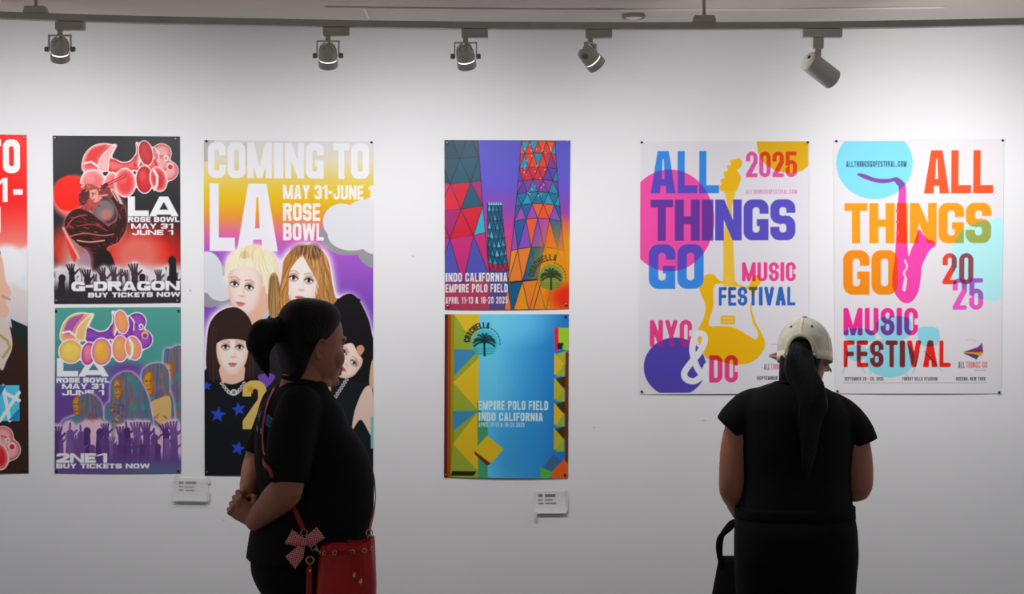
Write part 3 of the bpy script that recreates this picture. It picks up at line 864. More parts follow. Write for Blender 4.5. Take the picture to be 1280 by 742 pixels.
def art_group():
    P = Print(255, 175, 467, 594, (150, 96, 190))
    P.img = P.gy([(175, (206, 206, 208)), (200, (214, 206, 186)), (226, (216, 192, 96)), (250, (214, 178, 30)), (268, (216, 150, 60)), (292, (206, 104, 156)), (316, (158, 90, 186)), (380, (118, 76, 172)), (594, (110, 76, 170))]) / 255.0
    P.fill(P.rect(255, 175, 268, 202), (150, 150, 156), .6)
    for x in (299, 345): P.fill(P.rect(x, 178, x + 10, 206), (176, 172, 178), .5)
    # clouds
    P.fill(np.maximum(P.ell(436, 292, 36, 26), P.ell(470, 300, 26, 34)), (146, 146, 152)); P.fill(np.maximum.reduce([P.ell(428, 276, 24, 23), P.ell(455, 272, 24, 24), P.ell(440, 292, 30, 20), P.ell(468, 280, 24, 36)]), (216, 216, 222))
    P.fill(np.maximum(P.ell(262, 352, 22, 32), P.ell(276, 372, 16, 12)), (146, 146, 156)); P.fill(np.maximum(P.ell(258, 340, 20, 26), P.ell(276, 360, 18, 16)), (210, 212, 218))
    P.text('COMING TO', 260, 177.5, 462, 222, (226, 226, 230), S=.27, B=.2, R=.2, gap=.05, relw={' ': .34})
    P.text('LA', 262, 229, 347.5, 313.5, (228, 226, 232), S=.24, B=.2, gap=.03, relw={'L': .8, 'A': 1.3})
    P.text('MAY 31-JUNE 1', 354, 230, 467, 248, (232, 228, 228), S=.26, B=.2, R=.2, gap=.06)
    P.text('ROSE', 354, 253, 400.5, 275, (232, 228, 228), S=.26, B=.2, R=.2, gap=.06)
    P.text('BOWL', 354, 278, 405, 299.5, (232, 228, 228), S=.26, B=.2, R=.2, gap=.06)
    # ---- four people
    hairA = spl([(284, 342), (286, 322), (300, 312), (322, 308), (342, 318), (349, 340), (346, 372), (338, 390), (330, 372), (326, 350), (300, 344), (288, 354)])
    hairB = spl([(352, 348), (356, 322), (372, 308), (392, 306), (408, 318), (414, 342), (418, 366), (426, 386), (410, 396), (392, 400), (360, 398), (346, 388)])
    hairC = spl([(258, 430), (262, 404), (276, 388), (296, 384), (312, 398), (318, 424), (318, 462), (312, 480), (300, 486), (270, 480), (258, 462)])
    hairD = spl([(412, 400), (420, 376), (440, 366), (456, 386), (466, 420), (467, 480), (440, 470), (424, 450)])
    bodyD = spl([(404, 486), (424, 470), (448, 478), (467, 486), (468, 596), (390, 596), (392, 520)])
    bodyB = spl([(336, 394), (360, 392), (420, 376), (436, 368), (452, 384), (462, 410), (468, 440), (468, 596), (340, 596)])
    bodyC = spl([(254, 470), (270, 468), (300, 474), (326, 470), (342, 500), (342, 596), (254, 596)])
    bodyA = spl([(306, 400), (330, 384), (352, 388), (360, 420), (356, 470), (316, 470)])
    allm = np.maximum.reduce([P.poly(h_) for h_ in (hairA, hairB, hairC, bodyD, bodyB, bodyC, bodyA)])
    P.fill(np.clip(P.blur(allm, 5.0) * 2.6, 0, 1), (238, 226, 242), .95)
    P.fill(P.poly(bodyB), (24, 26, 30)); P.fill(P.line(spl([(420, 374), (440, 371), (450, 374)], False), 1.4), (20, 22, 26))
    # A: pale blonde, hair pinned up
    P.fill(P.poly(bodyA), (30, 30, 34)); P.fill(P.poly(spl([(306, 392), (330, 376), (340, 384), (330, 402), (312, 414)])), (196, 196, 200))
    P.fill(P.poly(hairA), (226, 214, 184)); P.fill(P.poly(spl([(302, 386), (318, 372), (336, 352), (338, 380), (316, 408), (306, 404)])), (224, 180, 160))
    portrait(P, 306, 360, 22, 35, 8, (238, 220, 212), (214, 130, 128), (40, 36, 40), (206, 150, 134), gaze=-.18)
    hA = spl([(284, 352), (285, 342), (292, 336), (306, 333), (320, 336), (329, 348), (333, 366), (340, 360), (347, 344), (340, 318), (318, 306), (296, 311), (284, 326), (281, 342)]); P.fill(P.poly(hA), (236, 226, 200))
    P.fill(P.ell(316, 314, 12, 9), (228, 212, 168)); P.fill(P.ell(306, 318, 6, 5), (206, 184, 134)); P.fill(P.ell(326, 318, 9, 9), (236, 224, 192))
    strands(P, P.poly(hA), 31, 290, 340, 306, 350, (206, 182, 136), 14, .5, 12, .5, 1.5); strands(P, P.poly(hA), 36, 290, 340, 306, 350, (244, 234, 206), 14, .6, 12, .6, 1.5)
    P.fill(P.poly(spl([(336, 350), (344, 340), (350, 356), (352, 380), (344, 398), (336, 390)])), (170, 136, 92)); strands(P, P.poly(spl([(336, 350), (344, 340), (350, 356), (352, 380), (344, 398), (336, 390)])), 32, 336, 350, 345, 396, (110, 78, 50), 9, .6, 3, .7)
    # B: honey brown, long and wavy
    P.fill(P.poly(hairB), (176, 128, 76))
    portrait(P, 377, 351, 23, 36, 6, (240, 226, 220), (206, 116, 112), (40, 34, 34), (210, 160, 140), gaze=-.02)
    P.fill(P.poly(spl([(352, 346), (357, 324), (372, 311), (380, 312), (370, 326), (362, 340), (360, 368), (352, 384), (347, 384)])), (172, 120, 66))
    P.fill(P.poly(spl([(378, 311), (396, 308), (410, 324), (415, 350), (420, 374), (424, 386), (408, 396), (398, 388), (400, 364), (394, 346), (384, 328)])), (178, 130, 78))
    P.fill(P.ell(376, 312, 12, 7, -10, 4), (92, 60, 40), .8); P.fill(P.ell(392, 314, 10, 10, 20, 5), (70, 46, 34), .75)
    strands(P, P.poly(hairB) * (1 - P.ell(377, 352, 19, 30)), 33, 350, 424, 306, 400, (226, 190, 140), 20, .7, 12, .55, 3)
    strands(P, P.poly(hairB) * (1 - P.ell(377, 352, 19, 30)), 34, 350, 424, 306, 400, (116, 76, 44), 20, .7, 12, .5, 3)
    # D: dark hair, leaning in at the right
    P.fill(P.poly(hairD), (20, 18, 22)); P.fill(P.poly(bodyD), (26, 28, 32))
    portrait(P, 434, 446, 19, 27, 38, (236, 216, 206), (206, 90, 96), (36, 34, 40), (200, 150, 130), gaze=.1)
    P.fill(P.poly(spl([(416, 410), (432, 400), (450, 408), (462, 430), (462, 456), (448, 440), (440, 428), (424, 430)])), (22, 18, 22))
    P.fill(P.poly(spl([(446, 434), (452, 430), (456, 436), (450, 444)])), (196, 150, 120))
    P.fill(P.poly(spl([(455, 486), (464, 482), (467, 500), (467, 546), (452, 524), (441, 536), (444, 512)])), (222, 196, 184))
    P.fill(P.poly(spl([(464, 456), (467, 450), (467, 484), (462, 478)])), (206, 170, 140))
    for i in range(7):
        P.fill(P.ell(420 + i * 2.3, 495 - i * 3.6, 2.4, 2.0, 30), (186, 188, 192)); P.fill(P.ell(420 + i * 2.3, 495 - i * 3.6, 1.1, .9, 30), (50, 50, 54))
    P.fill(P.rect(400, 478, 414, 496), (206, 180, 96)); P.fill(P.rect(400, 474, 416, 479), (120, 140, 140))
    P.fill(P.rect(464, 520, 467, 560), (120, 190, 180))
    # C: dark bob with a straight fringe, black top with blue stars
    P.fill(P.poly(bodyC), (20, 22, 28)); P.fill(P.poly(hairC), (44, 30, 28))
    P.fill(P.poly(spl([(276, 456), (290, 462), (304, 456), (306, 474), (290, 482), (274, 474)])), (222, 186, 166))
    portrait(P, 290, 436, 21, 33, 0, (240, 224, 214), (206, 128, 124), (40, 34, 36), (206, 150, 130), gaze=.02)
    P.fill(P.poly(spl([(264, 428), (268, 400), (286, 388), (302, 392), (314, 412), (315, 428), (300, 424), (280, 424), (268, 430)])), (46, 32, 30))
    for q in (spl([(259, 432), (264, 410), (271, 412), (270, 440), (274, 466), (276, 478), (262, 474), (258, 456)]), spl([(309, 412), (316, 420), (319, 450), (317, 472), (306, 480), (306, 462), (312, 440)])):
        P.fill(P.poly(q), (44, 30, 28)); strands(P, P.poly(q), 35, q[0][0] - 6, q[0][0] + 16, 400, 480, (84, 62, 54), 6, .5, 3, .5)
    P.fill(P.poly(spl([(268, 474), (290, 480), (312, 472), (318, 482), (300, 488), (276, 486)])), (18, 20, 24))
    for i in range(11):
        t = i / 10; x = 277 + 28 * t; y = 479 + 13 * math.sin(math.pi * t)
        P.fill(P.ell(x, y, 2.6, 2.2, 40 * t), (196, 196, 200)); P.fill(P.ell(x, y, 1.2, 1.0), (60, 60, 64))
    P.fill(P.ell(292, 490, 4.5, 4), (206, 206, 208)); P.fill(P.ell(292, 490, 2.4, 2.2), (120, 120, 124))
    P.fill(P.poly(spl([(322, 470), (334, 466), (344, 470), (332, 484)])), (110, 70, 160))
    P.text('2', 303, 475, 333, 536, (206, 178, 104), S=.22, B=.17, R=.22)
    star(P, 313, 486, 6, (206, 150, 40), 10)
    for x, y, r, a in ((272, 518, 10, 8), (298, 511, 9, -10), (297, 560, 9, 14), (258, 482, 6, 0), (346, 566, 8, 20)):
        star(P, x, y, r, (44, 76, 180), a)
    P.sheet('concert_poster', [(255, 175), (466.5, 177), (466.5, 594), (256, 594)], 1.12, M_print,
            'tall concert poster of four posing women, partly hidden by the woman in profile', curl=.003)


def art_towers():
    P = Print(555, 175, 713, 387, (80, 80, 180))
    P.img = P.gy([(175, (86, 84, 190)), (230, (96, 84, 196)), (262, (140, 70, 170)), (290, (196, 66, 140)), (320, (206, 90, 90)), (387, (206, 80, 60))]) / 255.0
    P.fill(np.clip((P.Y - 300) / 40, 0, 1) * np.clip((690 - P.X) / 20, 0, 1) * P.rect(640, 290, 714, 388), (226, 140, 40), .8)
    P.fill(P.ell(700, 330, 34, 46, 0, 24), (224, 150, 24)); P.fill(P.ell(712, 372, 26, 18, 0, 16), (222, 50, 24)); P.fill(P.ell(660, 384, 30, 8, 0, 12), (220, 90, 40))
    INK = (26, 24, 48)
    def tower(tl, tr, bl, br, ys, cols, colour, bow, seed):
        y0, y1 = ys[0], ys[-1]; rows = len(ys) - 1
        lx = lambda y: tl + (bl - tl) * ((y - y0) / (y1 - y0)) ** 1.25
        rx = lambda y: tr + (br - tr) * ((y - y0) / (y1 - y0)) ** 1.25
        pt = lambda t, y: (lx(y) + (rx(y) - lx(y)) * t, y + bow * math.sin(math.pi * t) * (y - y0 + 30) / (y1 - y0 + 30))
        rng = random.Random(seed)
        body = P.poly([pt(t / 10, y0) for t in range(11)] + [(rx(y), y) for y in np.linspace(y0, y1, 12)] + [pt(1 - t / 10, y1) for t in range(11)] + [(lx(y), y) for y in np.linspace(y1, y0, 12)])
        P.fill(body, colour(rng, 0, 0, .5, False), .55)
        for i in range(rows):
            ya, yb = ys[i], ys[i + 1]; o_ = .5 * (i % 2)
            for j in range(-1, cols + 1):
                t0, t1, tm = (j + o_) / cols, (j + 1 + o_) / cols, (j + .5 + o_) / cols
                P.fill(P.poly([pt(t0, yb), pt(t1, yb), pt(tm, ya)], .15) * body, colour(rng, i, j, i / rows, True))
                P.fill(P.poly([pt(tm, ya), pt(t1 + .5 / cols, ya), pt(t1, yb)], .15) * body, colour(rng, i, j, i / rows, False))
            for j in range(-1, cols + 1):
                t0, t1, tm = (j + o_) / cols, (j + 1 + o_) / cols, (j + .5 + o_) / cols
                P.fill(np.maximum(P.line([pt(t0, yb), pt(tm, ya)], .4), P.line([pt(tm, ya), pt(t1, yb)], .4)) * body, INK, .85)
            P.fill(P.line([pt(t / 8, yb) for t in range(9)], .85), INK)
        P.fill(np.maximum(P.line([(lx(y), y) for y in np.linspace(y0, y1, 12)], .5), P.line([(rx(y), y) for y in np.linspace(y0, y1, 12)], .5)), INK, .7)
    BL = [(30, 96, 124), (24, 84, 116), (64, 150, 180), (40, 120, 160)]
    RD = [(196, 28, 54), (206, 36, 70), (160, 40, 110), (190, 60, 120)]
    def cL(r, i, j, f, up):
        if f < .25: return r.choice([(40, 78, 96), (28, 84, 104), (22, 70, 90)])
        if f < .42: return r.choice(RD + [(130, 60, 130), (30, 84, 110)])
        if f < .62: return r.choice([(196, 28, 60), (90, 160, 196), (110, 130, 200), (70, 170, 196)]) if up else r.choice(RD)
        if f < .8: return r.choice([(186, 40, 130), (200, 30, 60), (110, 90, 180), (196, 60, 110)])
        return r.choice([(206, 60, 80), (190, 50, 120), (196, 30, 50), (160, 60, 140), (84, 84, 170)])
    def cR(r, i, j, f, up):
        if f < .14: return r.choice([(226, 84, 44), (216, 60, 36), (40, 150, 180), (220, 100, 50)])
        if f < .3: return r.choice([(30, 140, 170), (200, 40, 50), (110, 60, 150), (214, 70, 44)])
        if f < .44: return r.choice([(90, 60, 160), (28, 130, 165), (130, 60, 150), (196, 40, 60)])
        if f < .58: return r.choice([(24, 110, 150), (30, 150, 180), (100, 80, 190), (28, 120, 150)])
        if f < .75: return r.choice([(226, 90, 44), (224, 100, 50), (150, 80, 170), (130, 80, 180)]) if up else r.choice([(170, 80, 160), (40, 90, 150), (224, 96, 60)])
        return r.choice([(226, 150, 40), (20, 90, 130), (224, 130, 60), (40, 170, 200)]) if j < 2 else r.choice([(226, 150, 40), (224, 130, 60), (226, 140, 30)])
    def cM(r, i, j, f, up):
        if f > .86: return r.choice([(190, 40, 60), (170, 40, 80)])
        return r.choice([(60, 150, 170), (28, 100, 130), (40, 120, 150), (100, 180, 196)] if up else [(24, 84, 116), (30, 96, 130)])
    tower(609, 627, 610, 636, [254, 264, 275, 286, 297, 308, 319, 329, 338], 4, cM, 3, 3)
    for k in range(6): P.fill(P.poly([(610 + k * 2.9, 256), (613 + k * 2.9, 256), (611.5 + k * 2.9, 252)]), (140, 206, 216))
    P.fill(P.rect(611, 338, 635, 387), (60, 70, 150), .8)
    tower(528, 597, 510, 612, [166, 196, 226, 257, 291, 345], 3, cL, 10, 8)
    P.fill(P.rect(555, 345, 612, 387), (150, 50, 110), .6)
    tower(652, 693, 630, 716, [163, 177, 193, 211, 227, 243, 258, 277, 314, 356, 396], 4, cR, -7, 12)
    P.fill(np.clip(P.ell(704, 345, 32, 52, 0, 34), 0, 1), (226, 150, 28), .9); P.fill(P.ell(714, 372, 24, 16, 0, 14), (222, 50, 24))
    P.fill(P.line([(668, 387), (680, 345)], .4), INK); P.fill(P.line([(636, 353), (672, 350)], .8), INK)
    rng = random.Random(9)
    for i in range(30): P.fill(P.ell(rng.uniform(655, 692), rng.uniform(180, 250), .7, .9), (226, 226, 230), .8)
    palm_badge(P, 690, 347, 16, (110, 150, 84), (40, 60, 30), (66, 64, 40), 21)
    P.text('INDO CALIFORNIA', 556, 341, 634.5, 352, WHITE, S=.24, B=.18, R=.2, gap=.1)
    P.text('EMPIRE POLO FIELD', 556, 355, 635, 365.5, WHITE, S=.24, B=.18, R=.2, gap=.1)
    P.text('APRIL 11-13 & 18-20 2025', 556, 371, 635, 379.5, WHITE, S=.24, B=.18, R=.2, gap=.12)
    P.sheet('festival_poster', [(555.5, 175), (713, 175.5), (711, 386), (556, 387)], .92, M_print,
            'festival poster of patterned towers against a purple and orange sky', curl=.006)


def palm_badge(P, cx, cy, r, disc, ink, word, rw):
    P.fill(P.ell(cx, cy, r, r, 0, 1.5), disc, .75)
    for q in range(3): P.fill(P.line([(cx - r * .8, cy + r * (.45 + q * .18)), (cx + r * .8, cy + r * (.45 + q * .18))], .35), ink, .4)
    P.fill(P.line([(cx, cy), (cx + .3, cy + r * .95)], r * .075), ink)
    for a in (-175, -155, -125, -100, -78, -52, -25, -5, 20, 160):
        t = math.radians(a); L = r * .8
        e_ = (cx + math.cos(t) * L, cy - r * .08 + math.sin(t) * L * .72 + (L * .16 if abs(math.cos(t)) > .6 else 0))
        mid = (cx + math.cos(t) * L * .55, cy - r * .08 + math.sin(t) * L * .55 - L * .08)
        P.fill(P.line(spl([(cx, cy - r * .05), mid, e_], False, 4), r * .075, .8), ink, .9)
    # word bent round the upper left of the disc
    s = 'COACHELLA'; R0, R1 = rw, rw + 8.0
    a0, a1 = -178, -72
    U = (np.degrees(np.arctan2(P.Y - cy, P.X - cx)) - a0); V = R1 - np.hypot(P.X - cx, P.Y - cy)
    Lu = U * math.pi / 180 * (R0 + 4)
    n = len(s); tot = math.radians(a1 - a0) * (R0 + 4); wgl = tot / n
    m = P.zero()
    for i, c in enumerate(s):
        m = np.maximum(m, np.clip(.5 - glyph(c, Lu - i * wgl, V, wgl * .86, R1 - R0, 1.75, 1.5, 1.4) * SS, 0, 1) * ((Lu > i * wgl - 1) & (Lu < (i + 1) * wgl)))
    P.fill(m, word)
    for i in range(7):
        a = math.radians(-78 + i * 13)
        P.fill(P.line([(cx + math.cos(a) * (r + 2.6), cy + math.sin(a) * (r + 2.6)), (cx + math.cos(a + .12) * (r + 2.6), cy + math.sin(a + .12) * (r + 2.6))], .65), word, .7)


def art_blue():
    P = Print(555, 392, 711, 598, (60, 150, 200))
    P.img = P.gx([(555, (110, 196, 226)), (620, (104, 190, 224)), (660, (66, 150, 204)), (700, (40, 116, 180)), (711, (40, 110, 176))]) / 255.0
    P.fill(P.ell(640, 400, 44, 26, 0, 26), (120, 204, 232), .6); P.fill(P.ell(640, 560, 30, 50, 0, 30), (44, 130, 190), .5)
    YE, GR, BU, GE = (206, 176, 50), (142, 158, 60), (64, 130, 168), (70, 140, 96)
    P.fill(P.rect(555, 392, 559.5, 598), (96, 30, 26)); P.fill(P.rect(559, 392, 563.5, 598), (140, 76, 20)); P.fill(P.rect(563, 392, 567.5, 598), (150, 130, 24))
    Q = lambda *p: P.poly(p)
    P.fill(P.rect(567, 392, 598, 598), GR)
    P.fill(Q((567, 392), (598, 392), (598, 437), (580, 412)), YE); P.fill(Q((567, 436), (598, 437), (567, 470)), BU)
    P.fill(Q((566, 478), (598, 447), (598, 514)), YE); P.fill(Q((566, 478), (598, 514), (566, 514)), GR); P.fill(Q((566, 514), (598, 514), (566, 540)), BU)
    P.fill(Q((566, 556), (598, 514), (598, 590)), YE); P.fill(Q((566, 556), (596, 592), (564, 594)), GR); P.fill(Q((565, 590), (596, 590), (592, 596), (564, 596)), (40, 34, 20))
    P.fill(Q((596, 500), (610, 535), (610, 598), (598, 598)), GE, .9)
    P.fill(Q((592, 564), (609, 545), (630, 562), (614, 580)), YE); P.fill(Q((592, 564), (614, 580), (609, 583), (594, 569)), (90, 50, 24))
    P.fill(Q((694, 409), (711, 409), (711, 438), (704, 436), (702, 430), (694, 430)), (150, 190, 60)); P.fill(Q((693, 409), (698, 409), (698, 436), (694, 438)), (206, 30, 60)); P.fill(Q((697, 428), (705, 428), (702, 436), (697, 436)), (40, 30, 36))
    for k in range(4):
        y = 440 + k * 31.5
        P.fill(Q((693, y), (706, y + 15), (706, y + 26), (693, y + 28)), YE if k % 2 == 0 else (180, 168, 56)); P.fill(Q((695, y + 2), (708, y - 2), (707, y + 16)), (60, 48, 24) if k else (160, 170, 60)); P.fill(Q((695, y + 30), (706, y + 12), (706, y + 30)), (148, 170, 60))
    P.fill(P.rect(707, 440, 711, 598), (110, 50, 24))
    P.fill(Q((676, 590), (692, 568), (706, 578), (694, 592)), (64, 100, 140)); P.fill(Q((690, 590), (706, 574), (711, 580), (711, 598), (690, 598)), (214, 96, 40)); P.fill(Q((676, 584), (692, 590), (688, 598), (676, 598)), (90, 170, 80))
    palm_badge(P, 605, 428, 17, (70, 176, 186), (16, 50, 54), (24, 42, 48), 18)
    P.text('EMPIRE POLO FIELD', 598, 501, 685.5, 512.5, (206, 224, 232), S=.24, B=.18, R=.2, gap=.1)
    P.text('INDO CALIFORNIA', 598, 516, 679, 526.5, (206, 224, 232), S=.24, B=.18, R=.2, gap=.1)
    P.text('APRIL 11-13 & 18-20 2025', 598, 528.5, 656, 534, (196, 216, 228), S=.24, B=.18, R=.2, gap=.14)
    P.sheet('festival_poster', [(556, 392.5), (711, 392.5), (710, 597.5), (555, 596)], 1.18, M_print,
            'blue festival poster with yellow and green triangles below the towers poster', curl=.007)


def bell_mark(P, x, y, s=1.0):
    for pts, c in (([(0, 9), (18, 3), (23, -2), (24, 6)], (110, 60, 140)), ([(0, 9), (24, 6), (24, 10)], (120, 60, 50)), ([(0, 9.5), (24, 9.5), (22, 14), (14, 12)], (216, 150, 60)), ([(0, 10.5), (14, 12), (19, 14), (16, 18)], (70, 64, 110))):
        P.fill(P.poly([(x + a * s, y + b * s) for a, b in pts], .3), c)
    P.fill(P.line(spl([(x + 2 * s, y - 6 * s), (x + 12 * s, y - 6 * s), (x + 20 * s, y - 2 * s), (x + 22 * s, y + 1 * s)], False), .35), (190, 150, 180), .8)
    P.text('ALL', x - 7 * s, y + 21 * s, x + 1 * s, y + 29 * s, (70, 70, 120), S=.16, B=.14, R=.2, gap=.1)
    P.text('THINGS GO', x + 2.5 * s, y + 21 * s, x + 30 * s, y + 29 * s, (206, 110, 120), S=.14, B=.13, R=.3, gap=.08)
    P.fill(P.rect(x + 14 * s, y + 31.5 * s, x + 28 * s, y + 32.2 * s), (120, 120, 150), .7)


PAPER = (214, 212, 218)
def art_guitar():
    P = Print(800, 176, 1012, 493, PAPER)
    IM = dict(S=.285, B=.19, R=.22, gap=.045)
    guitar = (228, 176, 22)
    P.fill(P.poly([(946, 176), (1011, 176), (1011, 207), (1004, 213), (990, 217), (972, 214), (956, 204), (948, 190)]), (206, 164, 22))
    P.text('2025', 933, 189, 997, 221, (206, 84, 150), mode='n', S=.2, B=.15, R=.3, gap=.07, rnd=.2)
    m25 = P.textmask('2025', 933, 189, 997, 221, S=.2, B=.15, R=.3, gap=.07, rnd=.2) * P.poly([(946, 176), (1011, 176), (1011, 207), (1004, 213), (990, 217), (972, 214), (956, 204), (948, 190)])
    P.fill(m25, (196, 60, 14))
    P.text('ALLTHINGSGOFESTIVAL.COM', 933, 236.5, 997, 242, (206, 130, 176), S=.16, B=.15, R=.2, gap=.14)
    # guitar: head, neck, body
    head = spl([(910, 240), (902, 238), (899, 233), (902, 230), (901, 224), (906, 222), (905, 215), (910, 213), (909, 206), (914, 206), (913, 200), (919, 199), (924, 197), (928, 203), (926, 209), (922, 212), (926, 220), (925, 228), (919, 240)])
    P.fill(P.poly(head), (222, 176, 34)); P.fill(P.poly([(906, 239), (919, 239), (915, 258), (920, 372), (905, 372), (904, 300), (910, 258)]), (222, 184, 70))
    P.fill(P.poly([(905, 239), (920, 239), (914, 262)]), (222, 184, 70))
    body_o = spl([(882, 344), (892, 343), (899, 350), (906, 352), (920, 352), (924, 356), (936, 358), (942, 346), (950, 345), (951, 354), (946, 362), (940, 380), (944, 400), (953, 418), (957, 432), (950, 446), (936, 455), (918, 456), (900, 452), (884, 448), (876, 434), (872, 420), (874, 410), (880, 398), (882, 382), (876, 366), (874, 354)])
    P.fill(P.poly(body_o), guitar)
    guard = spl([(893, 358), (904, 355), (920, 358), (936, 362), (942, 372), (938, 384), (942, 404), (948, 416), (946, 425), (936, 420), (918, 410), (900, 408), (888, 408), (887, 400), (892, 384)])
    P.fill(P.poly(guard), PAPER); P.fill(P.poly([(904, 345), (918, 345), (919, 358), (905, 358)]), (222, 184, 70)); P.fill(P.poly([(908, 345), (915, 345), (915, 358), (908, 358)]), (224, 188, 84))
    P.fill(P._m((slice(None), slice(None)), rrs(P.X, P.Y, 901, 395, 920, 406, 2)), (222, 180, 50)); P.fill(P.rect(903, 397.5, 918, 398.5), PAPER, .8); P.fill(P.rect(903, 402, 918, 402.8), PAPER, .8)
    # lettering; pink disc overprints it
    for t, b in (('ALL', (813, 188, 899, 241)), ('GO', (811, 305, 880, 361))):
        P.text(t, *b, (58, 130, 206), **IM)
    P.text('THINGS', 813, 249, 995, 300.5, (84, 76, 174), **IM)
    disc = P.ell(837, 275, 56, 64) * P.rect(800, 176, 1013, 493)
    txt = np.maximum.reduce([P.textmask('ALL', 813, 188, 899, 241, **IM), P.textmask('GO', 811, 305, 880, 361, **IM)])
    txt2 = P.textmask('THINGS', 813, 249, 995, 300.5, **IM)
    P.fill(disc * (1 - np.maximum(txt, txt2)), (226, 80, 156)); P.fill(disc * txt, (88, 70, 170)); P.fill(disc * txt2, (98, 52, 140))
    R_ = dict(S=.2, B=.17, R=.3, gap=.08, rnd=.3)
    gb = np.clip(P.poly(body_o) - P.poly(guard), 0, 1)
    m = P.textmask('MUSIC', 928, 328, 995.5, 352, **R_); P.fill(m, (214, 66, 136)); P.fill(m * gb, (200, 60, 60))
    m = P.textmask('FESTIVAL', 899, 359, 995, 382.5, **R_); P.fill(m, (48, 96, 172)); P.fill(m * gb, (88, 84, 60)); P.fill(m * P.rect(905, 355, 920, 372), (40, 70, 110), .6)
    # NYC & DC
    pd = P.ell(844, 459, 39, 37) * P.rect(800, 176, 1013, 491.5)
    P.fill(pd, (78, 66, 158)); P.fill(P.poly(body_o) * pd, (60, 60, 60), .2)
    m = P.textmask('NYC', 812.5, 400, 865.5, 433.5, **R_); P.fill(m, (214, 66, 132)); P.fill(m * pd, (150, 46, 130))
    amp = spl([(884, 476), (872, 460), (866, 440), (868, 424), (873, 417), (880, 419), (881, 428), (874, 442), (864, 454), (856, 466), (858, 474), (868, 477), (878, 470), (884, 458)], False, 8)
    P.fill(P.line(amp, 4.0), (222, 222, 228))
    m = P.textmask('DC', 887, 444.5, 923, 479, **R_); P.fill(m, (214, 66, 132)); P.fill(m * P.poly(body_o), (196, 44, 44))
    bell_mark(P, 962, 437, .9)
    P.text('SEPTEMBER 26-28', 947, 471.5, 988, 476, (60, 60, 70), S=.2, B=.17, gap=.14)
    P.sheet('festival_poster', [(800.5, 177), (1011, 176.5), (1011, 491), (799.5, 492.5)], 1.16, M_matte,
            'white music festival poster with a yellow guitar and a pink disc', curl=.006)


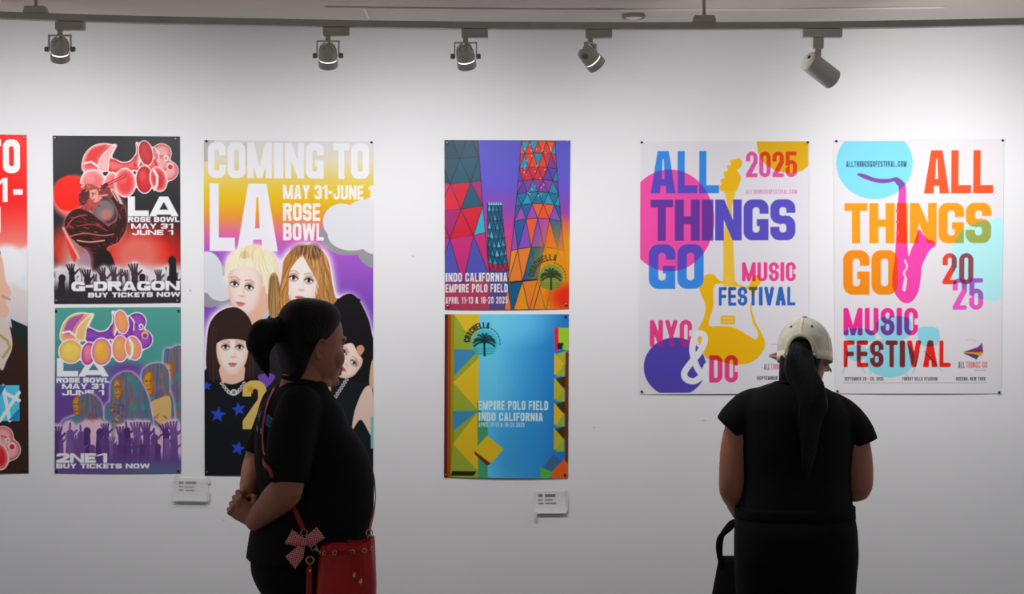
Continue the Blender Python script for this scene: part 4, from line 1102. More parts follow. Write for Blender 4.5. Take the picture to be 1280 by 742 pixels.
def art_sax():
    P = Print(1042, 174, 1255, 493, (218, 215, 218))
    IM = dict(S=.285, B=.19, R=.22, gap=.045)
    BLU, PNK, ORG = (128, 204, 222), (226, 72, 160), (230, 148, 30)
    cir = P.ell(1093, 204, 48, 45) * P.rect(1042, 176, 1256, 493); P.fill(cir, BLU)
    sq = np.maximum(P.poly(spl([(1190, 325), (1194, 304), (1206, 286), (1224, 278), (1240, 276), (1254, 276), (1254, 340), (1252, 374), (1226, 374), (1206, 362), (1194, 346)])), P.rect(1236, 276, 1254, 372)); P.fill(sq, (176, 226, 236))
    P.text('ALLTHINGSGOFESTIVAL.COM', 1057.5, 201, 1133, 208.5, (46, 70, 96), S=.2, B=.17, R=.2, gap=.12)
    mA = P.textmask('ALL', 1155, 188, 1242, 242, **IM); P.fill(mA, (228, 84, 44))
    mT = P.textmask('THINGS', 1055, 254, 1240, 304.5, **IM); P.fill(mT, ORG); P.fill(mT * sq, (146, 160, 84))
    mG = P.textmask('GO', 1053, 313, 1122, 369, **IM); P.fill(mG, (222, 134, 20))
    sax = spl([(1131, 231), (1127, 226), (1120, 222), (1112, 224), (1100, 224), (1090, 222), (1080, 218), (1073, 217), (1073, 219), (1084, 224), (1098, 228), (1110, 228), (1117, 226), (1121, 230), (1124, 236), (1122, 262), (1121, 290), (1119, 322), (1116, 346), (1117, 362), (1124, 374), (1132, 379), (1141, 376), (1148, 364), (1151, 346), (1152, 334), (1157, 322), (1163, 312), (1169, 308), (1168, 303), (1160, 300), (1154, 294), (1149, 288), (1145, 300), (1140, 312), (1136, 322), (1134, 310), (1133, 290), (1132, 262), (1132, 240)], True, 5)
    sm = P.poly(sax, .6)
    P.fill(sm, PNK); P.fill(sm * cir, (116, 74, 150)); P.fill(sm * mT, (214, 54, 20)); P.fill(sm * mG, (216, 66, 24))
    P.fill(P.line(spl([(1131, 326), (1134, 334), (1130, 342), (1133, 350), (1131, 364)], False), 1.1), (224, 208, 218)); P.fill(P.line([(1132, 350), (1130, 362)], 2.0), (222, 206, 216)); 
    for y in (264, 278, 292): P.fill(P.ell(1121.5, y, 1.8, 2.4), PNK)
    R_ = dict(S=.2, B=.17, R=.3, gap=.08, rnd=.3)
    m20 = P.textmask('20', 1179, 317, 1218, 356, S=.17, B=.14, R=.25, gap=.08, rnd=.25); P.fill(m20, (214, 66, 50)); P.fill(m20 * sq, (128, 74, 84))
    m25 = P.textmask('25', 1192, 348.5, 1231, 388, S=.17, B=.14, R=.25, gap=.08, rnd=.25); P.fill(m25, (216, 92, 180)); P.fill(m25 * sq, (150, 90, 176)); P.fill(m25 * m20, (110, 40, 90))
    # pale blue drum kit behind the words
    kit = np.maximum.reduce([P.ell(1112, 448, 32, 25), P.poly(spl([(1053, 416), (1068, 411), (1088, 414), (1094, 424), (1080, 430), (1060, 428)])), P.poly(spl([(1097, 400), (1120, 396), (1138, 400), (1138, 420), (1120, 426), (1098, 420)])), P.poly(spl([(1148, 412), (1160, 409), (1174, 412), (1175, 428), (1164, 434), (1150, 430)])), P.ell(1070, 442, 14, 10)])
    for a in ((1060, 440, 1052, 467), (1066, 440, 1080, 467), (1084, 455, 1088, 468), (1150, 440, 1142, 467), (1156, 440, 1178, 464), (1130, 462, 1136, 474)): kit = np.maximum(kit, P.line([a[:2], a[2:]], .9))
    P.fill(kit, (140, 206, 220), .92)
    m = P.textmask('MUSIC', 1053, 385.5, 1148, 420, **R_); P.fill(m, (218, 50, 140)); P.fill(m * kit, (104, 58, 140))
    m = P.textmask('FESTIVAL', 1053, 426.5, 1190, 460, **R_); P.fill(m, (214, 36, 26)); P.fill(m * kit, (110, 40, 44))
    bell_mark(P, 1207, 432)
    T_ = dict(S=.2, B=.17, R=.2, gap=.14)
    P.text('SEPTEMBER 26 - 28, 2025', 1054, 472.3, 1104, 476.8, (70, 68, 74), **T_)
    P.text('FOREST HILLS STADIUM', 1128, 472.3, 1173, 476.8, (70, 68, 74), **T_)
    P.text('QUEENS, NEW YORK', 1197, 472.3, 1235, 476.8, (70, 68, 74), **T_)
    P.fill(P.rect(1052, 479.3, 1237, 479.9), (110, 108, 114), .7)
    P.sheet('festival_poster', [(1042, 174.5), (1255, 173.5), (1251, 491.5), (1044, 491.5)], 1.14, M_matte,
            'white music festival poster with a pink saxophone and a blue disc', curl=.005)


for art in (art_red_tour, art_black_red, art_teal, art_group, art_towers, art_blue, art_guitar, art_sax):
    art()
# ------------------------------------------------------------------ track, ceiling fittings, spotlights
M_track = mat('beige_grey_metal', rgb(204, 197, 180), 0.5, spec=0.3, noise=(20, 0.05))
M_lamp = mat('grey_lamp_enamel', rgb(226, 221, 210), 0.45, spec=0.35)
M_dark = mat('dark_hole', rgb(20, 20, 20), 0.7)
M_pale = mat('pale_enamel', rgb(244, 242, 236), 0.45)
M_cable = mat('grey_cable', rgb(150, 146, 136), 0.6)
M_lens = mat('lamp_glow', rgb(255, 250, 240), 0.4)
_b = M_lens.node_tree.nodes['Principled BSDF']
_b.inputs['Emission Color'].default_value = (1, .96, .9, 1)
_b.inputs['Emission Strength'].default_value = 1.4
RD_ = 5.55                      # distance of the track from the camera (0.95 m off the wall)
PXT = K * RD_

tr = empty('lighting_track', px(640, 32.3, RD_), label='long beige lighting track hanging just below the ceiling', cat='lighting track')
g = Geo(); rings = []
for x in np.linspace(-420, 1700, 90):
    p = px(x, np.interp(x, np.linspace(-700, 2000, 240), pchip(np.array(RX, float), np.array(RY, float), np.linspace(-700, 2000, 240))), RD_)
    rings.append([p + Vector((0, y, z)) - tr.location for y, z in ((-.017, -.0105), (.017, -.0105), (.017, .0105), (-.017, .0105))])
g.rings(rings); g.build('rail', M_track, tr, smooth=False, bevel=.0015)
for hx in (45, 880):
    p = px(hx, rail_y(hx) - 4, RD_) - tr.location
    zc = ceil_z((hx - 640) * PXT) - tr.location.z
    g = Geo(); g.rings([[p + Vector((sx * a, sy * .022, z)) for sx, sy in ((-1, -1), (1, -1), (1, 1), (-1, 1))] for a, z in ((.035, -.001), (.035, .006), (.031, .021))])
    c_ = g.build('hanger_clamp', M_track, tr, smooth=False, bevel=.002)
    g = Geo(); g.cyl(p + Vector((0, 0, .018)), Vector((p.x, p.y, zc)), .0052, n=14)
    g.build('rod', M_track, c_)

CZ = lambda X: ceil_z(X)
g = Geo(); a, b = px(407, 4, 6.1), px(1180, 4, 6.1)
pts = [Vector((x, a.y, CZ(x) - .0030)) for x in np.linspace(a.x, b.x, 14)]
g.tube(pts, [(.008, .0035)] * 14, n=12, up=(0, 0, 1))
cd = empty('cable_conduit', pts[0], label='thin pale conduit running along the ceiling above the track', cat='conduit')
g.xform(Matrix.Translation(-pts[0])).build('conduit_run', M_pale, cd)
g = Geo(); g.tube([Vector((px(455, 5, 6.1).x, y, CZ(px(455, 5, 6.1).x) - .004)) - pts[0] for y in (a.y, a.y + .1, a.y + .2)], [(.005, .004)] * 3, n=10)
g.build('conduit_branch', M_pale, cd)
p = px(792, 7, 6.22); p.z = CZ(p.x)
dl = empty('recessed_downlight', p, label='small unlit round downlight ring in the ceiling', cat='downlight')
g = Geo(); g.torus((0, 0, -.008), .036, .006, n=32); g.build('trim_ring', M_cable, dl)
g = Geo(); g.ell((0, 0, -.004), (.034, .034, .014)); g.build('lamp_bulb', M_pale, dl)


def spot_light(parent, loc, direction, energy, size, blend, color=(1.0, .985, .985)):
    L = bpy.data.lights.new('spot_beam', 'SPOT')
    L.energy = energy; L.spot_size = math.radians(size); L.spot_blend = blend; L.shadow_soft_size = .03; L.color = color
    o = bpy.data.objects.new('spot_beam', L); COL.objects.link(o); o.parent = parent
    o.location = loc; o.rotation_euler = Vector(direction).to_track_quat('-Z', 'Y').to_euler()
    return o


def frame_to(direction):
    """matrix whose -Z looks along direction"""
    return Vector(direction).to_track_quat('-Z', 'Y').to_matrix()


AIM = (-.0, .66, -.75)


def yoke_spot(ax0, ax1, hx, hy, side, label, energy=SPOT_W, narrow=1.0, knobs=True):
    """track spotlight with adapter box, U bracket and ring-bodied lamp head; pixel columns of its adapter, pixel of its pivot, sideways lean"""
    ry = rail_y((ax0 + ax1) / 2) + 4.5 + abs(rail_y(ax1) - rail_y(ax0)) / 2
    top = px((ax0 + ax1) / 2, ry, RD_)
    r = empty('track_spotlight', top, label=label, cat='spotlight')
    hw = (ax1 - ax0) / 2 * PXT
    g = Geo(); g.box(-hw, -.016, -.026, hw, .016, -.0004); g.build('adapter', M_track, r, False, .003)
    piv = px(hx, hy, RD_) - top
    sx = piv.x
    zt = -.042
    g = Geo(); g.cyl((sx, 0, -.02), (sx, 0, zt + .002), .008, n=16); g.build('stem', M_track, r)
    w_ = .0335 * narrow
    cosy = Matrix.Rotation(0 if knobs else math.radians(62), 3, 'Z')
    g = Geo()
    T = lambda x, y, z: Vector((sx, 0, 0)) + cosy @ Vector((x, y, 0)) + Vector((0, 0, z))
    for s in (-1, 1):
        g.rings([[T(s * w_ + dx, dy, z) for dx, dy in ((-.0018, -.007), (.0018, -.007), (.0018, .007), (-.0018, .007))] for z in (zt, piv.z - .006)])
    g.rings([[T(x, dy, zt + dz) for dy, dz in ((-.007, -.002), (.007, -.002), (.007, .002), (-.007, .002))] for x in (-w_ - .0018, w_ + .0018)])
    g.build('yoke', M_lamp, r, False)
    for s in (-1, 1):
        g = Geo(); g.cyl(T(s * (w_ + .001), 0, piv.z), T(s * (w_ + .013), 0, piv.z), .0085, .0075, n=18); g.build('knob', M_dark if False else M_cable, r)
    d = Vector((side, .52, -.86)).normalized()
    M = frame_to(d); C = Vector((piv.x, 0, piv.z))
    F = lambda x, y, z: C + M @ Vector((x, y, z))
    def turn(prof, n=32):
        g = Geo(); g.rings([[F(q * math.cos(2 * math.pi * k / n), q * math.sin(2 * math.pi * k / n), z) for k in range(n)] for q, z in prof]); return g
    head = turn([(.010, .034), (.0135, .034), (.016, .030), (.024, .024), (.0275, .016), (.0285, 0), (.0285, -.010), (.0265, -.011), (.0265, -.0115)]).build('lamp_head', M_lamp, r)
    g = Geo()
    for k in range(8):
        a = 2 * math.pi * k / 8
        g.tube([F(.026 * math.cos(a), .026 * math.sin(a), .018), F(.021 * math.cos(a), .021 * math.sin(a), .033), F(.012 * math.cos(a), .012 * math.sin(a), .037)], [.002] * 3, n=6)
    g.build('heat_fin', M_lamp, head)
    turn([(.0255, -.010), (.0255, -.0135)]).build('glass_gap', M_lens, head)
    g = Geo(); n = 32
    prof = [(.0285, -.0135), (.030, -.015), (.030, -.035), (.0285, -.037), (.026, -.037), (.025, -.020)]
    g.rings([[F(q * math.cos(2 * math.pi * k / n), q * math.sin(2 * math.pi * k / n), z) for k in range(n)] for q, z in prof], False, False)
    g.build('front_ring', M_lamp, head)
    turn([(.0248, -.026), (.0248, -.030)]).build('lens', M_lens, head)
    g = Geo(); g.tube([(sx, 0, zt), (sx + .012, -.004, zt - .018), (sx - .012, -.004, zt - .03), F(0, 0, .034)], [.0022] * 4, n=8); g.build('cable', M_cable, r)
    spot_light(r, F(0, 0, -.044), Vector((side, .74, -.67)), energy, 144, 1.0)
    return r


def tube_spot(ax0, ax1, hx, hy, side, label, energy=SPOT_W):
    ry = rail_y((ax0 + ax1) / 2) + 4.5 + abs(rail_y(ax1) - rail_y(ax0)) / 2
    top = px((ax0 + ax1) / 2, ry, RD_)
    r = empty('track_spotlight', top, label=label, cat='spotlight')
    hw = (ax1 - ax0) / 2 * PXT
    g = Geo(); g.box(-hw, -.017, -.026, hw, .017, -.0004); g.build('adapter', M_lamp, r, False, .003)
    piv = px(hx, hy, RD_) - top
    stx = -.012
    g = Geo(); g.box(stx - .017, -.014, -.06, stx + .017, .014, -.027); g.box(stx - .010, -.009, piv.z - .005, stx + .010, .009, -.058); g.build('stem', M_lamp, r, False, .002)
    d = Vector((side, .60, -.70)).normalized()
    M = frame_to(d); C = Vector((piv.x, 0, piv.z))
    F = lambda x, y, z: C + M @ Vector((x, y, z))
    n = 40
    ring = lambda q, z: [F(q * math.cos(2 * math.pi * k / n), q * math.sin(2 * math.pi * k / n), z) for k in range(n)]
    g = Geo(); g.rings([ring(q, z) for q, z in ((.030, .012), (.032, .010), (.033, .004), (.033, -.098), (.031, -.100), (.029, -.099), (.029, -.075))], True, True)
    head = g.build('lamp_head', M_lamp, r)
    g = Geo(); g.cyl(F(0, .012, .0115), F(0, .012, .0140), .0055, n=16); g.build('cable_hole', M_dark, head)
    g = Geo(); g.rings([ring(.0285, -.084), ring(.0285, -.088)]); g.build('lens', M_lens, head)
    spot_light(r, F(0, 0, -.105), d + Vector((0, .15, .06)), energy, 144, 1.0)
    return r


yoke_spot(70, 106, 75, 61.5, -.10, 'ring-bodied track spotlight above the black and red concert poster')
yoke_spot(404, 437, 410, 69.5, -.02, 'ring-bodied track spotlight above the tall poster of four women')
yoke_spot(577, 610, 582, 70.5, .12, 'ring-bodied track spotlight above the towers festival poster')
yoke_spot(732, 765, 738, 72, .80, 'ring-bodied track spotlight seen side-on, turned to the guitar poster', narrow=.9, knobs=False)
tube_spot(1002, 1052, 1013, 78, 1.12, 'plain cylinder track spotlight between the guitar and saxophone posters')
yoke_spot(-150, -115, -140, 58, .0, 'track spotlight out of the picture beyond the left edge')
tube_spot(1330, 1380, 1345, 76, -.1, 'cylinder track spotlight out of the picture beyond the right edge')

# ------------------------------------------------------------------ pins and caption cards
M_pin = mat('dull_steel', rgb(120, 120, 122), 0.35, metal=0.9)
M_pin_dark = mat('dark_steel', rgb(44, 40, 40), 0.5, metal=0.3)
PINS = [
    ('far left red concert poster', [(30, 172, 'top right', 0), (32, 587, 'bottom right', 1)]),
    ('black and red concert poster', [(69, 172, 'top left', 0), (220, 173.5, 'top right', 0), (71, 376, 'bottom left', 0), (222, 376, 'bottom right', 0)]),
    ('teal concert poster', [(70.5, 388, 'top left', 1), (223.5, 388, 'top right', 1), (71, 588, 'bottom left', 1), (223, 588, 'bottom right', 1)]),
    ('tall poster of four women', [(258.5, 176.5, 'top left', 1), (464.5, 178, 'top right', 1), (259, 589.5, 'bottom left', 0), (463, 590, 'bottom right', 0)]),
    ('towers festival poster', [(559.5, 178.5, 'top left', 0), (709.5, 177, 'top right', 0), (560, 383, 'bottom left', 0), (707.5, 380.5, 'bottom right', 0)]),
    ('blue festival poster', [(557.5, 394.5, 'top left', 1), (707, 395.5, 'top right', 1), (557, 593.5, 'bottom left', 0), (706, 593, 'bottom right', 1)]),
    ('guitar festival poster', [(802, 178, 'top left', 1), (1009.5, 178, 'top right', 1), (802, 489, 'bottom left', 1), (1007, 488, 'bottom right', 1)]),
    ('saxophone festival poster', [(1045, 176.5, 'top left', 1), (1253, 175.5, 'top right', 1), (1046.5, 488.5, 'bottom left', 1), (1248.5, 490, 'bottom right', 1)]),
]
pin_mesh = {}
for where, items in PINS:
    for x, y, corner, dark in items:
        if dark not in pin_mesh:
            g = Geo(); g.tube([(0, -.004, 0), (0, -.0058, 0), (0, -.0066, 0)], [.0042, .0044, .0026], n=14, round_ends=False); g.cyl((0, .006, 0), (0, -.004, 0), .0009, n=8)
            o = g.build('push_pin', (M_pin, M_pin_dark)[dark]); pin_mesh[dark] = o
        else:
            o = pin_mesh[dark].copy(); COL.objects.link(o)
        o.location = px(x, y)
        if y > 300: o.location.y -= .001
        tag(o, '%s pin at the %s corner of the %s' % ('dark' if dark else 'silver', corner, where), 'pin', 'pins at the poster corners')

M_card = mat('white_card', rgb(226, 226, 226), 0.5, noise=(30, 0.02))
M_tape = mat('frosted_tape', rgb(222, 222, 220), 0.25, spec=0.5)
M_ink = mat('grey_ink', rgb(92, 92, 96), 0.7)
M_acr = bpy.data.materials.new('clear_acrylic'); M_acr.use_nodes = True
_b = M_acr.node_tree.nodes['Principled BSDF']
_b.inputs['Roughness'].default_value = .15; _b.inputs['Base Color'].default_value = (.9, .9, .9, 1); _b.inputs['Alpha'].default_value = .14


def card(x0, y0, x1, y1, label, lines, tilt, tabs):
    c = px((x0 + x1) / 2, (y0 + y1) / 2)
    r = empty('caption_card', c + Vector((0, -.001, 0)), (0, math.radians(tilt), 0), label, 'caption card', 'caption cards under the posters')
    P_ = lambda x, y: ((x - (x0 + x1) / 2) * K * CAM_D, -(y - (y0 + y1) / 2) * K * CAM_D)
    hw, hh = (x1 - x0) / 2 * K * CAM_D, (y1 - y0) / 2 * K * CAM_D
    g = Geo(); n = 12
    rows = []
    for i in range(n + 1):
        t = i / n; z = hh - 2 * hh * t; bend = .007 * t ** 3 + .002
        rows.append([(-hw, -bend, z), (hw, -bend, z), (hw, -bend + .0012, z), (-hw, -bend + .0012, z)])
    g.rings(rows); cd_ = g.build('card', M_card, r, False)
    for row in lines:
        for a, b, yy, hgt in row:
            (xa, za), (xb, zb) = P_(a, yy), P_(b, yy + hgt)
            t = (hh - (za + zb) / 2) / (2 * hh); bend = .007 * t ** 3 + .002 + .0006
            g = Geo(); rng = random.Random(int(a * 10 + yy)); xx = xa
            while xx < xb:      # a row of tiny letter strokes
                q = rng.uniform(.0018, .0034); g.box(xx, -bend - .0004, min(za, zb), min(xx + q, xb), -bend + .0003, max(za, zb)); xx += q + .0012
            tag(g.build('text_line', M_ink, cd_, False), 'short line of small grey print')
    for tx, ty, tw, th, ang in tabs:
        xa, za = P_(tx, ty)
        g = Geo(); w2, h2 = tw / 2 * K * CAM_D, th / 2 * K * CAM_D
        R_ = Matrix.Rotation(math.radians(ang), 3, 'Y')
        tt = max(0, min(1, (hh - za) / (2 * hh))); bend = .007 * tt ** 3 + .0034
        g.rings([[Vector((xa, -bend, za)) + R_ @ Vector((sx * w2, dy, sz * h2)) for sx, dy in ((-1, -.0004), (1, -.0004), (1, .0004), (-1, .0004))] for sz in (-1, 1)])
        g.build('tape', M_tape, r, False)
    return r


r = card(217.5, 597, 260, 625.5, 'small white caption card in a clear sleeve below the teal poster', [[(224, 229.5, 601.2, 3.4), (232, 245.5, 601.2, 3.4)], [(224, 229, 607, 1.4), (232, 243, 607.6, 1.4)], [(224, 229.5, 611.4, 1.5), (232, 243.5, 611.6, 1.5)]], 1.0,
         [(220, 597.5, 4, 9, 10), (260, 600, 5, 8, -14), (260.5, 619, 3.5, 12, 0)])
g = Geo(); q = K * CAM_D
g.box(-23 * q, -.0135, -15.5 * q, 22.5 * q, -.0125, 15 * q); g.build('clear_sleeve', M_acr, r, False, .0004)
card(668, 613.5, 708, 641, 'small white curling caption card below the blue festival poster', [[(672.8, 678, 617, 3.4), (681.5, 694, 617, 3.6)], [(672.8, 678, 623.6, 1.3), (681.5, 691, 623.6, 1.3)], [(672.8, 679, 627.6, 1.7), (681.5, 695, 627.6, 1.7)]], -.4,
     [(707, 614.5, 2.5, 6, 0), (708.6, 628, 2.4, 22, 0), (669, 643, 3.2, 9, 0)])
# a few scuffs on the wall
M_scuff = mat('grey_scuff', rgb(176, 172, 170), 0.8)
for x, y, a, b in ((238, 363, 1.4, .9), (743, 534, .8, .8), (970, 432, 2.4, .5), (516, 320, .7, .9), (880, 525, 3, .5), (280, 650, .8, .6)):
    g = Geo(); g.ell((0, 0, 0), (a * q, .0006, b * q), nu=12, nv=6)
    o = g.build('wall_scuff', M_scuff); o.location = px(x, y) + Vector((0, -.0002, 0)); o['kind'] = 'structure'
# ------------------------------------------------------------------ people
M_skin = mat('skin', rgb(186, 122, 96), 0.5, spec=0.35, noise=(40, 0.05))
M_skin.node_tree.nodes['Principled BSDF'].inputs['Subsurface Weight'].default_value = .08
M_skin.node_tree.nodes['Principled BSDF'].inputs['Subsurface Radius'].default_value = (.01, .004, .002)
M_hair = mat('black_hair', rgb(17, 14, 13), 0.55, spec=0.22)
nt = M_hair.node_tree
wv = nt.nodes.new('ShaderNodeTexWave'); wv.bands_direction = 'X'; wv.inputs['Scale'].default_value = 90; wv.inputs['Distortion'].default_value = 6
tc = nt.nodes.new('ShaderNodeTexCoord'); bp = nt.nodes.new('ShaderNodeBump'); bp.inputs['Strength'].default_value = .5; bp.inputs['Distance'].default_value = .003
nt.links.new(tc.outputs['Object'], wv.inputs['Vector']); nt.links.new(wv.outputs['Fac'], bp.inputs['Height']); nt.links.new(bp.outputs['Normal'], nt.nodes['Principled BSDF'].inputs['Normal'])
M_tee = mat('black_jersey', rgb(27, 27, 28), 0.9, spec=0.15, bump=(60, .3))
M_trouser = mat('black_trouser_cloth', rgb(20, 20, 22), 0.9, spec=0.15, bump=(90, .3))
M_shoe = mat('black_shoe', rgb(30, 30, 32), 0.5)
M_sole = mat('white_sole', rgb(200, 200, 196), 0.6)
M_eye = mat('eye_white', rgb(220, 216, 210), 0.2)
M_iris = mat('dark_iris', rgb(30, 20, 16), 0.15)
M_lip = mat('lips', rgb(160, 84, 78), 0.45)


def V(*a): return Vector(a)


def head_geo(g, H):
    """one head in its own frame (ears at the origin, face to +y), placed by matrix H"""
    k = len(g.v)
    g.loft([(.128, .012, .012, -.022), (.122, .040, .036, -.048), (.108, .058, .060, -.070), (.085, .069, .078, -.084), (.055, .0735, .088, -.093), (.03, .0735, .0905, -.094),
            (.012, .072, .0865, -.091), (-.012, .069, .0855, -.084), (-.035, .065, .0875, -.072), (-.058, .057, .088, -.052), (-.078, .046, .084, -.022), (-.094, .033, .079, .005), (-.104, .02, .068, .025)], step=.006, e=2.15)
    for s in (-1, 1):                       # brow, cheekbone, ear, nostril
        g.ell((s * .028, .080, .034), (.026, .012, .009)); g.ell((s * .034, .061, -.022), (.029, .027, .032))
        R = Matrix.Rotation(s * math.radians(-24), 3, 'Z') @ Matrix.Rotation(math.radians(-12), 3, 'X')
        E = lambda y, z, x=0: Vector((s * (.0755 + x), -.010, .0)) + R @ Vector((0, y, z))
        g.tube([E(.010, -.004), E(.012, .012, .003), E(.004, .027, .006), E(-.009, .025, .008), E(-.015, .010, .007), E(-.012, -.006, .005), E(-.004, -.018, .002), E(.004, -.024, .0), E(.009, -.020, -.002)], [.0045, .004, .004, .0042, .0042, .004, .005, .006, .0055], n=10)
        g.ell(E(-.001, .004, -.001), (.004, .012, .020), R)
        g.ell((s * .008, .0955, -.026), (.0075, .009, .006))
    g.tube([(0, .084, .026), (0, .0925, .004), (0, .1005, -.019)], [.0075, .0078, .0082], n=12)
    g.ell((0, .086, -.046), (.030, .011, .020)); g.ell((0, .0915, -.056), (.022, .008, .006)); g.ell((0, .0895, -.066), (.020, .008, .007)); g.ell((0, .080, -.090), (.022, .013, .013))
    g.ell((0, .045, -.094), (.032, .038, .013))
    g.xform(H, k)


def face_bits(parent, H):
    for s in (-1, 1):
        g = Geo(); g.ell(H @ V(s * .031, .0745, .013), (.0115, .0115, .0115)); e_ = g.build('eyeball', M_eye, parent)
        g = Geo(); g.ell(H @ V(s * .031, .0838, .013), (.0052, .0032, .0052)); g.build('iris', M_iris, e_)
        g = Geo(); g.tube([H @ V(s * .013, .0925, .0385), H @ V(s * .031, .0905, .0415), H @ V(s * .049, .079, .035)], [.0022, .0024, .0012], n=8); g.build('eyebrow', M_hair, parent)
        g = Geo(); g.tube([H @ V(s * .019, .0835, .019), H @ V(s * .031, .0865, .0215), H @ V(s * .043, .080, .0185)], [.0018, .0024, .0015], n=8); g.build('eyelid', M_skin, parent)
    g = Geo()
    for z, y, w_ in ((-.0555, .0972, .021), (-.0645, .0952, .018)):
        g.tube([H @ V(-w_, y - .009, z - .001), H @ V(0, y, z), H @ V(w_, y - .009, z - .001)], [.0012, .0036, .0012], n=10)
    g.build('lips', M_lip, parent)


def hand_geo(g, wrist, d, palm, thumb, bends, size=1.0, spread=.05):
    """hand from wrist along d; palm = the way the palm faces, thumb = side of the thumb; bends = finger curls in degrees"""
    d, palm = Vector(d).normalized(), Vector(palm)
    palm = (palm - d * palm.dot(d)).normalized()
    side = d.cross(palm).normalized()
    if side.dot(Vector(thumb)) < 0: side = -side
    w = Vector(wrist); k = size
    P = lambda a, b, c: w + (d * a + side * b + palm * c) * k
    g.tube([P(-.01, 0, 0), P(.03, .002, .002), P(.06, .0, .002), P(.084, -.001, 0)], [(.024 * k, .018 * k), (.032 * k, .016 * k), (.037 * k, .015 * k), (.037 * k, .0115 * k)], up=palm, n=18)
    g.ell(P(.035, .022, .010), (.016 * k, .016 * k, .016 * k))
    for b, L, bd, r in ((.0300, (.040, .024, .019), bends[0], .0080), (.010, (.044, .028, .020), bends[1], .0083), (-.010, (.041, .026, .019), bends[2], .0079), (-.0285, (.032, .020, .017), bends[3], .0074)):
        p = P(.082, b, .001); pts = [p - d * .012 * k, p]; a = 0
        dirn = (d + side * (b * spread * 30)).normalized()
        for q, f in zip(L, (1.0, 1.1, .7)):
            a += math.radians(bd * f)
            p = p + (dirn * math.cos(a) + palm * math.sin(a)) * q * k; pts.append(p)
        g.ell(P(.083, b, -.006), (.0095 * k, .0095 * k, .0095 * k))
        g.tube(pts, [r * k, r * k, r * .95 * k, r * .86 * k, r * .72 * k], n=12, sub=3)
    tb = bends[4]
    q = [P(.022, .024, .006), P(.048, .046, .016), P(.066, .046 + .010 * math.cos(math.radians(tb)) , .022 + .018 * math.sin(math.radians(tb))), P(.082, .046 - .012 * math.sin(math.radians(tb)), .026 + .028 * math.sin(math.radians(tb)))]
    g.tube(q, [.013 * k, .0115 * k, .0098 * k, .0078 * k], n=12, sub=3)


def shoe(parent, x, y, toe=0.0):
    sh = None
    R = Matrix.Rotation(toe, 3, 'Z')
    T = lambda p: R @ Vector((p[0], p[1], p[2])) + V(x, y, 0)
    rings = []
    for yy, hw, zt in ((-.085, .022, .05), (-.075, .030, .075), (-.03, .034, .085), (.02, .036, .078), (.07, .041, .06), (.115, .043, .048), (.145, .036, .040), (.16, .018, .030)):
        rings.append([T((hw * math.cos(t) * (1.0 if math.sin(t) < 0.2 else .92), yy, .018 + (zt - .018) * (max(math.sin(t), -.0) ** .8 if math.sin(t) > 0 else 0))) for t in np.linspace(0, 2 * math.pi, 24, endpoint=False)])
    g = Geo(); g.rings(rings); s_ = g.build('shoe', M_shoe, parent)
    g = Geo(); out = []
    for z, gr in ((0, 0), (.020, .002)):
        pts = [(hw + gr, yy) for yy, hw in ((-.088, .02), (-.075, .032), (-.03, .036), (.02, .038), (.07, .043), (.115, .045), (.147, .037), (.164, .016))]
        out.append([T((a, b, z)) for a, b in pts] + [T((-a, b, z)) for a, b in reversed(pts)])
    g.rings(out); g.build('sole', M_sole, s_, False)


def legs_geo(g, hips, r_thigh, r_knee, r_ankle, ys, top=.84, zfoot=.07):
    for s in (-1, 1):
        g.tube([(s * hips, ys[0], top), (s * hips, ys[1], .62), (s * hips * .96, ys[1] + .005, .46), (s * hips * .96, ys[2], .30), (s * hips * .95, ys[2] + .0, zfoot)], [r_thigh, r_thigh * .88, r_knee, r_knee * .92, r_ankle], n=22)


def hem_loft(g, levels, **kw): g.loft(levels, **kw)


# ---- woman from behind in front of the guitar and saxophone posters
D2 = 5.62
c2 = px(994, 371, D2)
W2 = empty('person', (c2.x, c2.y, 0), (0, 0, 0), 'person in a pale cap and black clothes, seen from behind facing two white posters', 'person')
H2 = Matrix.Translation(V(.034, .022, 1.468)) @ Euler((math.radians(-9), math.radians(-1.5), math.radians(-17))).to_matrix().to_4x4()
body = Geo()
torso2 = [(1.395, .066, .042, -.070), (1.372, .115, .060, -.092), (1.345, .150, .082, -.110), (1.30, .180, .110, -.128), (1.2, .182, .150, -.136), (1.1, .176, .160, -.132), (1.0, .180, .158, -.140), (.93, .185, .150, -.165), (.86, .186, .135, -.165), (.80, .178, .12, -.14), (.76, .165, .10, -.12)]
body.loft([(z, hw - .014, yf - .012, yb + .012) for z, hw, yf, yb in torso2])
body.tube([(0, -.020, 1.34), (.016, -.014, 1.39), (.034, .004, 1.43), (.040, .014, 1.46)], [.064, .058, .055, .052], n=20)
HS2 = H2 @ Matrix.Scale(.93, 4)
head_geo(body, HS2)
ARM2 = {}
for s in (-1, 1):
    el = V(s * .197, -.012, 1.075); wr = V(-.150, .175, .965) if s < 0 else V(.120, .200, 1.035)
    ARM2[s] = wr
    body.tube([(s * .120, -.012, 1.302), (s * .160, -.014, 1.272), (s * .190, -.016, 1.19), el, el.lerp(wr, .25) + V(0, 0, -.004), el.lerp(wr, .6), wr], [.044, .046, .0445, .043, .043, .036, .027], n=20)
hand_geo(body, ARM2[-1], (.15, .55, -.5), (.9, .1, .1), (.1, .5, .8), (42, 46, 50, 54, 35))
hand_geo(body, ARM2[1], (-.75, .5, .1), (-.3, -.6, .6), (-.1, .5, .8), (38, 42, 44, 48, 35))
legs_geo(body, .092, .092, .056, .042, (-.01, -.012, -.03))
